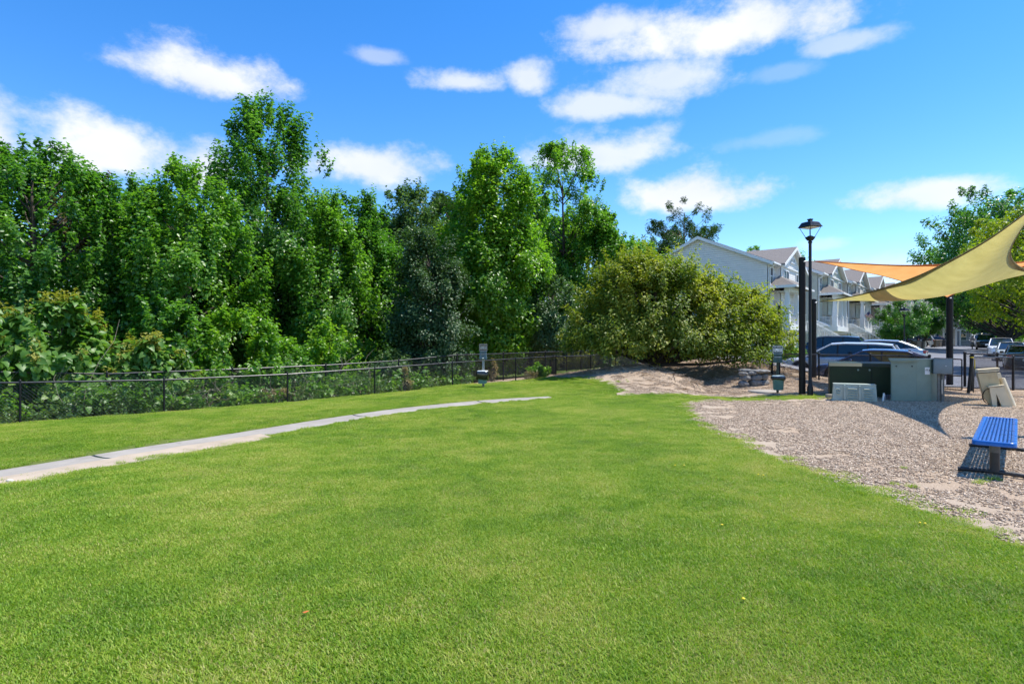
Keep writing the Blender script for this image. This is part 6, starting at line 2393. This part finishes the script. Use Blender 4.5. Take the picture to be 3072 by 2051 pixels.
    railing(porch, (x0 + .1, yo + .46, fl), (x0 + .1, -.05, fl))
    MB().bb(x0 - .05, x1 + .05, yo + .02, yo + .42, fl + 2.8, fl + 3.15).build('beam', TRIMW, porch)
    pr = MB()
    za, zb = fl + 3.12, fl + 4.05
    ex = .45
    pr.add([(x0 - ex, yo - .5, za), (x1 + ex, yo - .5, za), (x1 - .3, by + .0, zb), (x0 + .9, by, zb), (x0 - ex, -.02, za), (x1 + ex, -.02, za), (x0 - ex, yo - .5, za + .1), (x1 + ex, yo - .5, za + .1), (x1 - .3, by, zb + .1), (x0 + .9, by, zb + .1), (x0 - ex, -.02, za + .1), (x1 + ex, -.02, za + .1)],
           [(6, 7, 8, 9), (6, 9, 10), (7, 11, 8), (0, 6, 7, 1), (0, 4, 10, 6), (1, 7, 11, 5), (0, 1, 5, 4), (9, 8, 11, 10)])
    pr.build('porch_roof', SHINGLE, porch)
    gt = MB()
    gt.bb(x0 - ex, x1 + ex, yo - .62, yo - .503, za - .06, za + .07)
    gt.bb(x0 - ex - .02, x0 - ex + .0, yo - .5, -.05, za - .12, za + .1)
    gt.build('porch_gutter', TRIMW, porch)
    MB().bb(x0, x1, yo + .4, -.03, fl + 2.78, fl + 2.8).build('porch_ceiling', SOFFIT, porch)
    dr = MB().bb(1.7, 2.65, -.085, -.058, fl, fl + 2.1).build('door', simple('house_door', (0.55, 0.5, 0.42), .5), root)
    MB().lathe([(.004, -.03), (.03, -.02), (.03, .02), (.004, .03)], (2.55, -.11, fl + 1), 8, 'Y').build('handle', STEEL, dr)
    window(3.4, 5.2, fl + .7, fl + 2.2, -.03, root, 2)
    # lower storey, lamp, awning
    MB().bb(1.3, 4.2, -.075, -.058, -.2, 1.7).build('garage_door', TANW, root)
    MB().bb(.25, .95, -.075, -.058, -.1, 1.75).build('lower_door', TRIMW, root)
    MB().prism([(-.03, fl + .55), (-1.0, fl + .1), (-1.0, fl + .0), (-.03, fl - .05)], -.75, .5, 'X').build('awning', TRIMW, root)
    MB().lathe([(.03, 0), (.08, .05), (.07, .2), (.02, .26)], (4.6, -.13, 1.2), 8).build('wall_lamp', POSTM, root)
    # outdoor stairs
    st = empty('stairs', (0, 0, 0), 0, parent=root)
    sx0, sx1, lz = 7.3, 8.5, 1.7
    MB().bb(sx0, sx1, -1.7, -.03, lz - .12, lz).build('landing', DECK, st)
    n = 9
    for i in range(n):
        zz = lz - (i + 1) * lz / (n + 1)
        yy = -1.7 - i * .31
        MB().bb(sx0, sx1, yy - .32, yy - .01, zz - .05, zz).build('step', DECK, st)
    ye = -1.7 - n * .31
    for xx in (sx0, sx1):
        railing(st, (xx, -.05, lz), (xx, -1.7, lz))
        railing(st, (xx, -1.7, lz), (xx, ye, .0))
        MB().bb(xx - .05, xx + .05, ye - .1, ye, -.1, 1.05).build('newel', TRIMW, st)
    sk = MB()
    for xx in (sx0 - .01, sx1 - .03):
        sk.add([(xx, -1.7, lz), (xx + .04, -1.7, lz), (xx + .04, ye, -.02), (xx, ye, -.02), (xx, -1.7, lz - .3), (xx + .04, -1.7, lz - .3), (xx + .04, ye + .5, -.1), (xx, ye + .5, -.1)],
               [(0, 1, 2, 3), (4, 5, 6, 7), (0, 3, 7, 4), (1, 2, 6, 5)])
    sk.build('stringer', TRIMW, st)
    return root


def houses():
    W1 = simple('siding_pale_grey', (0.82, 0.79, 0.74), .75, var=.05, scale=2)
    W2 = simple('siding_sage', (0.57, 0.58, 0.50), .75, var=.05, scale=2)
    W3 = simple('siding_beige', (0.72, 0.68, 0.61), .75, var=.05, scale=2)
    W4 = simple('siding_taupe', (0.5, 0.45, 0.39), .75, var=.05, scale=2)
    W5 = simple('siding_blue_grey', (0.42, 0.46, 0.50), .75, var=.05, scale=2)
    spec = [('pale grey sided townhouse nearest the olive bush', 0, 0, W1, 2), ('sage sided townhouse behind the sail posts', 11, 1.6, W2, 1), ('beige sided townhouse third along the street', 22, 2.4, W3, 1), ('taupe sided townhouse fourth along the street', 33, 3.0, W4, 1),
            ('pale grey sided townhouse behind the white flowering tree', 44, 3.3, W1, 1), ('beige sided townhouse sixth along the street', 55, 3.5, W3, 1), ('blue grey sided townhouse seventh along the street', 68, 3.6, W5, 1), ('taupe sided townhouse at the far end of the row', 82, 4.6, W4, 1)]
    for i, (lab, t, p, w, dt) in enumerate(spec):
        townhouse(lab, t, p, w, z=.9 + .03 * i, detail=dt, seed=i, E=7.4 if i < 6 else 6.2)
    # small gabled porch houses farther on
    for i, (lab, u, Y, w) in enumerate((('small taupe porch house left of the thick sail post', 2818, 105, W4), ('small grey porch house right of the thick sail post', 2868, 118, W5), ('far pale blue house at the end of the street', 2900, 130, W1))):
        x = uY(u, Y)
        zz = tz(x, Y)
        root = empty('porch_house', (x, Y, zz), -.55 + .1 * i, lab, 'house', 'far porch houses')
        hw, dp, e, r_ = 2.6, 6.0, 3.3 + (1.9 if i == 2 else 0), 1.7
        MB().bb(-hw, hw, 0, dp, -.5, e).build('wall', w, root)
        MB().prism([(-hw, e), (hw, e), (0, e + r_ - .1)], .0, dp).build('gable', w, root)
        rf = MB()
        for s in (1, -1):
            rf.add([(s * (hw + .4), -.7, e - .2), (0, -.7, e + r_), (0, dp, e + r_), (s * (hw + .4), dp, e - .2), (s * (hw + .4), -.7, e - .05), (0, -.7, e + r_ + .15), (0, dp, e + r_ + .15), (s * (hw + .4), dp, e - .05)],
                   [(0, 1, 2, 3), (4, 7, 6, 5), (0, 4, 5, 1), (3, 2, 6, 7), (0, 3, 7, 4)])
        rf.build('roof', SHINGLE, root)
        for xx in (-hw + .2, -.6, .6, hw - .2):
            MB().bb(xx - .12, xx + .12, -.6, -.36, -.3, e - .2).build('column', TRIMW, root)
        MB().bb(-hw, hw, -.6, -.36, e - .2, e + .1).build('beam', TRIMW, root)
        railing(root, (-hw + .3, -.48, .3), (-.7, -.48, .3), .9, .2)
        railing(root, (.7, -.48, .3), (hw - .3, -.48, .3), .9, .2)
        window(-1.8, -.7, 1.1, 2.5, -.02, root, 1)
        window(.7, 1.8, 1.1, 2.5, -.02, root, 1)
        if i == 2:
            window(-1.4, -.2, 3.4, 4.6, -.02, root, 1)
            window(.2, 1.4, 3.4, 4.6, -.02, root, 1)


houses()

# ------------------------------------------------------------------ flags
def flag_mat():
    m, nt, p = nmat('flag_cloth')
    tc = N(nt, 'ShaderNodeTexCoord').outputs['UV']
    sp = N(nt, 'ShaderNodeSeparateXYZ')
    nt.links.new(tc, sp.inputs[0])
    st = mth(nt, 'FLOORED_MODULO', mth(nt, 'FLOOR', mth(nt, 'MULTIPLY', sp.outputs[1], 13.0)), 2.0) if False else mth(nt, 'MODULO', mth(nt, 'FLOOR', mth(nt, 'MULTIPLY', sp.outputs[1], 12.99)), 2.0)
    c = mixc(nt, st, (0.55, 0.03, 0.05), (0.8, 0.8, 0.8))
    can = mth(nt, 'MULTIPLY', mth(nt, 'LESS_THAN', sp.outputs[0], .4), mth(nt, 'GREATER_THAN', sp.outputs[1], .46))
    vo = N(nt, 'ShaderNodeTexVoronoi')
    vo.inputs['Scale'].default_value = 14
    nt.links.new(tc, vo.inputs['Vector'])
    cc = mixc(nt, mth(nt, 'LESS_THAN', vo.outputs['Distance'], .22), (0.02, 0.03, 0.16), (0.8, 0.8, 0.8))
    c = mixc(nt, can, c, cc)
    nt.links.new(c, p.inputs['Base Color'])
    p.inputs['Roughness'].default_value = .8
    return m


def flag(label, base, pole_dir, w, h, mat, sc=1.0):
    root = empty('flag', base, 0, label, 'flag', 'striped flags')
    pd = Vector(pole_dir)
    MB().tube((0, 0, 0), pd, .018, .014, 6).build('pole', TRIMW, root)
    tip = pd * .97
    down = (-pd).normalized()
    fly = Vector((SD.x * .5 + .3, SD.y * .3, -.75)).normalized()
    nx, ny = 12, 8
    V, F, U = [], [], []
    for i in range(nx + 1):
        for j in range(ny + 1):
            a, b = i / nx, j / ny
            p = tip + down * h * (1 - b) + fly * w * a
            p += Vector((SN.x, SN.y, 0)) * .09 * math.sin(a * 7 + b * 2) * a
            V.append(p)
            U.append((a, b))
    for i in range(nx):
        for j in range(ny):
            k = i * (ny + 1) + j
            F.append((k, k + ny + 1, k + ny + 2, k + 1))
    me = bpy.data.meshes.new('cloth')
    me.from_pydata([tuple(v) for v in V], [], F)
    uv = me.uv_layers.new(name='UVMap')
    for l in me.loops:
        uv.data[l.index].uv = U[l.vertex_index]
    me.materials.append(mat)
    me.polygons.foreach_set('use_smooth', [True] * len(me.polygons))
    link('cloth', me, root)


FM = flag_mat()
flag('small red striped flag on the porch of the third house', street(21.6, 3.6, 4.0), (SN.x * .9, SN.y * .9, 1.0), .95, .6, FM)
p = at(2792, 1006, 98)
flag('striped flag hanging by the far porch houses', (p.x, p.y, 1.2), (.9, -.4, 2.2), 2.0, 1.5, FM)

# ------------------------------------------------------------------ kerbside things
def kerbside():
    BIN = simple('brown_bin', (0.16, 0.115, 0.075), .6, var=.12)
    BIND = simple('dark_bin', (0.03, 0.032, 0.035), .6)
    def wheelie(label, u, Y, m, rz=0.6, s=1.0):
        x = uY(u, Y)
        root = empty('wheelie_bin', (x, Y, tz(x, Y) + .05), rz, label, 'bin', 'wheelie bins at the kerb')
        b = MB()
        b.add([(-.25, -.28, .06), (.25, -.28, .06), (.25, .28, .06), (-.25, .28, .06), (-.31, -.36, .98), (.31, -.36, .98), (.31, .36, .98), (-.31, .36, .98)], [(0, 1, 2, 3), (4, 7, 6, 5), (0, 4, 5, 1), (1, 5, 6, 2), (2, 6, 7, 3), (3, 7, 4, 0)])
        b.build('body', m, root)
        l = MB()
        l.add([(-.33, -.39, .983), (.33, -.39, .983), (.33, .4, .983), (-.33, .4, .983), (-.3, -.35, 1.03), (.3, -.35, 1.03), (.3, .38, 1.07), (-.3, .38, 1.07)], [(0, 1, 2, 3), (4, 7, 6, 5), (0, 4, 5, 1), (1, 5, 6, 2), (2, 6, 7, 3), (3, 7, 4, 0)])
        l.build('lid', m, root)
        MB().tube((-.28, .44, .95), (.28, .44, .95), .02, .02, 8).build('handle', m, root)
        for sx in (-.24, .24):
            MB().lathe([(.02, -.03), (.11, -.03), (.11, .03), (.02, .03)], (sx, .3, .11), 14, 'X').build('wheel', TYRE, root)
        root.scale = (s, s, s)
    wheelie('brown wheelie bin beside the second street lamp', 2747, 56, BIN, .4)
    wheelie('brown wheelie bin standing just behind the front one', 2762, 62, BIN, .7)
    wheelie('brown wheelie bin by the maroon car', 2806, 78, BIN, .3)
    wheelie('second brown wheelie bin by the maroon car', 2815, 80, BIN, .5)
    wheelie('dark wheelie bin left of the thick sail post', 2831, 82, BIND, .5)
    MBX = simple('mailbox_black', (0.02, 0.02, 0.022), .35)
    def mailbox(label, u, Y):
        x = uY(u, Y)
        root = empty('mailbox', (x, Y, tz(x, Y) + .02), RZ + math.pi / 2, label, 'mailbox', 'mailboxes at the kerb')
        MB().bb(-.05, .05, -.05, .05, -.1, 1.0).build('post', TRIMW, root)
        MB().bb(-.05, .42, -.045, .045, .86, .93).build('arm', TRIMW, root)
        prof = [(-.09, .94), (.09, .94), (.09, 1.07)] + [(.09 * math.cos(a), 1.07 + .08 * math.sin(a)) for a in np.linspace(.3, math.pi - .3, 7)] + [(-.09, 1.07)]
        MB().prism(prof, -.12, .42, 'X').build('box', MBX, root)
        MB().bb(.1, .13, .095, .105, 1.0, 1.16).build('flag', simple('mail_flag', (0.5, 0.03, 0.02), .5), root)
    mailbox('black mailbox on a white post by the second lamp, nearest', 2716, 47)
    mailbox('black mailbox on a white post by the second lamp, behind', 2728, 51)
    mailbox('black mailbox on a white post by the maroon car, left', 2777, 74)
    mailbox('black mailbox on a white post by the maroon car, right', 2792, 78)
    HY = simple('hydrant_white', (0.7, 0.7, 0.7), .45)
    for lab, u, Y in (('white fire hydrant at the kerb beside the hedge', 2693, 48), ('white fire hydrant farther along the kerb', 2721, 60)):
        x = uY(u, Y)
        root = empty('fire_hydrant', (x, Y, tz(x, Y) + .05), .4, lab, 'hydrant', 'fire hydrants')
        MB().lathe([(.17, 0), (.17, .05), (.11, .06), (.11, .5), (.15, .51), (.15, .55), (.12, .62), (.06, .7), (.04, .71), (.04, .78)], n=14).build('barrel', HY, root)
        mb = MB()
        mb.tube((-.2, 0, .4), (.2, 0, .4), .06, .06, 10)
        mb.tube((0, -.2, .36), (0, 0, .36), .07, .07, 10)
        mb.build('nozzle', HY, root)
    street_lamp('second street lamp in front of the white flowering tree', uY(2713, 50), 50, 4.3, .9)
    street_lamp('far street lamp behind the white flowering tree', uY(2768, 76), 76, 4.6, .9)
    # hedges
    rng = np.random.default_rng(5)
    def hedge(label, u0, u1, Y, h, d, mat, cat='hedge'):
        x0, x1 = uY(u0, Y), uY(u1, Y)
        xm = (x0 + x1) / 2
        root = empty('hedge', (xm, Y, tz(xm, Y)), 0, label, cat, 'hedges by the houses')
        m = int(60 * (x1 - x0)) + 30
        C = np.stack([(rng.random(m) - .5) * (x1 - x0), (rng.random(m) - .5) * d, h * (.15 + .85 * rng.random(m) ** .6) - .12], -1)
        A = np.tile(np.array([0, 0, 1.0]), (m, 1))
        leaf_obj('foliage', [make_leaves(rng, C, A, np.full(m, .22), 40, .09, np.array([0, 0, -.5]), cr=rng.random(m))], mat, root)
        mb = MB()
        for k in range(6):
            xx = (rng.random() - .5) * (x1 - x0) * .8
            mb.tube((xx, 0, -.05), (xx + .1, 0, h * .7), .02, .01, 5)
        mb.build('stems', BARK_D, root)
    hedge('bright green clipped hedge left of the silver white SUV', 2345, 2412, 33.5, .85, .9, L_HEDGE)
    hedge('green clipped hedge along the driveway', 2636, 2680, 52, 1.05, 1.2, L_HEDGE)
    hedge('green clipped hedge beside the second street lamp', 2672, 2708, 54, 1.0, 1.2, L_HEDGE)
    hedge('yellowish low shrub in front of the driveway hedge', 2658, 2705, 49.5, .75, .8, L_WEED, 'shrub')
    # rider on a scooter in the road
    x, Y = uY(2917, 71), 71
    z = tz(x, Y) + .035
    sc_ = empty('motor_scooter', (x, Y, z), math.atan2(-SD.y, -SD.x), 'grey motor scooter on the road left of the black pickup', 'scooter')
    GR = simple('scooter_grey', (0.25, 0.26, 0.28), .4)
    for xx in (.62, -.6):
        w = empty('wheel', (xx, 0, .26), 0, parent=sc_)
        MB().lathe([(.15, -.05), (.24, -.055), (.26, 0), (.24, .055), (.15, .05)], n=18, axis='Y').build('tyre', TYRE, w)
        MB().lathe([(.02, -.04), (.15, -.03), (.15, .03), (.02, .04)], n=14, axis='Y').build('rim', RIM, w)
    MB().prism([(-.85, .5), (-.75, .72), (-.1, .74), (-.05, .45), (.3, .3), (.45, .35), (.5, .9), (.42, 1.0), (.36, .95), (.3, .45), (.0, .25), (-.55, .3)], -.16, .16).build('body', GR, sc_)
    MB().bevbox((-.4, 0, .77), (.7, .28, .1), .03).build('seat', TRIM, sc_)
    MB().tube((.4, -.32, 1.03), (.4, .32, 1.03), .018, .018, 8).build('handlebar', TRIM, sc_)
    MB().lathe([(.02, -.03), (.08, 0), (.06, .05), (.01, .06)], (.46, 0, .92), 10, 'X').build('headlight', HEADL, sc_)
    per = empty('person', (x, Y, z), math.atan2(-SD.y, -SD.x), 'rider in a pale shirt and white helmet sitting on the scooter', 'person')
    J = {'pel': (-.35, 0, .86), 'sp': (-.33, 0, 1.1), 'ch': (-.27, 0, 1.32), 'nk': (-.24, 0, 1.47), 'hd': (-.22, 0, 1.6), 'hd2': (-.21, 0, 1.7)}
    for s, q in ((1, 'l'), (-1, 'r')):
        J['hip' + q] = (-.33, s * .1, .84)
        J['kn' + q] = (.08, s * .17, .78)
        J['an' + q] = (.02, s * .16, .36)
        J['toe' + q] = (.22, s * .17, .31)
        J['sh' + q] = (-.26, s * .19, 1.38)
        J['el' + q] = (-.06, s * .27, 1.16)
        J['wr' + q] = (.28, s * .28, 1.05)
        J['ha' + q] = (.38, s * .28, 1.04)
    ks = list(J)
    ed = [('pel', 'sp'), ('sp', 'ch'), ('ch', 'nk'), ('nk', 'hd'), ('hd', 'hd2')]
    for q in 'lr':
        ed += [('pel', 'hip' + q), ('hip' + q, 'kn' + q), ('kn' + q, 'an' + q), ('an' + q, 'toe' + q), ('ch', 'sh' + q), ('sh' + q, 'el' + q), ('el' + q, 'wr' + q), ('wr' + q, 'ha' + q)]
    me = bpy.data.meshes.new('body')
    me.from_pydata([J[k] for k in ks], [(ks.index(a), ks.index(b)) for a, b in ed], [])
    bo = link('body', me, per)
    sk = bo.modifiers.new('skin', 'SKIN')
    rad = {'pel': .15, 'sp': .14, 'ch': .16, 'nk': .065, 'hd': .09, 'hd2': .085, 'hip': .095, 'kn': .065, 'an': .045, 'toe': .04, 'sh': .07, 'el': .045, 'wr': .032, 'ha': .035}
    if not me.skin_vertices:
        bm = bmesh.new()
        bm.from_mesh(me)
        bm.verts.layers.skin.verify()
        bm.to_mesh(me)
        bm.free()
    for i, k in enumerate(ks):
        rr_ = rad.get(k, rad.get(k[:-1], .08))
        me.skin_vertices[0].data[i].radius = (rr_, rr_)
        me.skin_vertices[0].data[i].use_root = (k == 'pel')
    bo.modifiers.new('sub', 'SUBSURF').render_levels = 1
    me.materials.append(simple('pale_shirt', (0.5, 0.48, 0.5), .8))
    MB().lathe([(.06, 1.55), (.125, 1.6), (.135, 1.68), (.11, 1.77), (.05, 1.815), (.004, 1.82)], (-.2, 0, 0), 14).build('helmet', WHITE, per)


kerbside()

# ------------------------------------------------------------------ street trees
def street_trees():
    G = 'trees along the right side of the street'
    def big(lab, u, Y, vt, hb, Rr, mat, ncl, seed, leaf=.22, cs=1.2, nl=110, prof='round', **kw):
        x = uY(u, Y)
        return tree('oak_tree' if mat is not L_LIME else 'honeylocust_tree', lab, 'tree', x, Y, htop(vt, Y, x), hb, Rr, prof, ncl, nl, leaf, cs, mat, BARK_D, G, seed, .34, limbs=60, **kw)
    big('huge dark green oak behind the shade sails', 3030, 62, 580, 3.6, 9.6, L_DEEP, 460, 201, .27, 1.3, 90, lump=.25, boughs=.45)
    big('yellow green honeylocust at the right edge behind the sails', 3225, 30.5, 640, 2.4, 5.6, L_LIME, 380, 202, .15, .6, 100, flat=.8, hollow=.5)
    big('dark oak farther along the street, second', 2985, 92, 760, 3.2, 9.5, L_DARK, 300, 203, .36, 1.5, 75)
    big('dark oak closing the far end of the street', 2900, 125, 830, 3.0, 9.5, L_DARK, 220, 204, .46, 1.8, 70)
    big('far dark tree behind the porch houses', 2830, 145, 870, 2.0, 10, L_DARK, 180, 205, .52, 2.0, 70)
    big('far tree at the right edge beyond the road', 3150, 105, 800, 1.0, 11, L_DEEP, 220, 206, .46, 1.9, 70)
    big('leafy roadside tree right of the parked cars', 3190, 66, 850, 1.0, 5.5, L_MID, 180, 207, .3, 1.2, 80)
    x = uY(3062, 78)
    tree('shrub', 'bright green roadside shrub behind the parked white cars', 'shrub', x, 78, 2.6, .1, 2.6, 'dome', 120, 80, .2, .6, L_BRIGHT, BARK_D, None, 208, .06, stems=4)
    for i, (lab, u, Y, vt, Rr) in enumerate((('white flowering crape myrtle in front of the townhouses', 2712, 57, 905, 2.5), ('second crape myrtle farther behind the first', 2765, 72, 925, 2.6))):
        x = uY(u, Y)
        tree('crape_myrtle', lab, 'tree', x, Y, htop(vt, Y, x), 1.7, Rr, 'round', 170, 110, .13, .6, L_DEEP, BARK, 'crape myrtles', 210 + i, .12, stems=4, limbs=20, extra=(L_WHITE, .4, 45, .10, .3, 'blossom'))


street_trees()
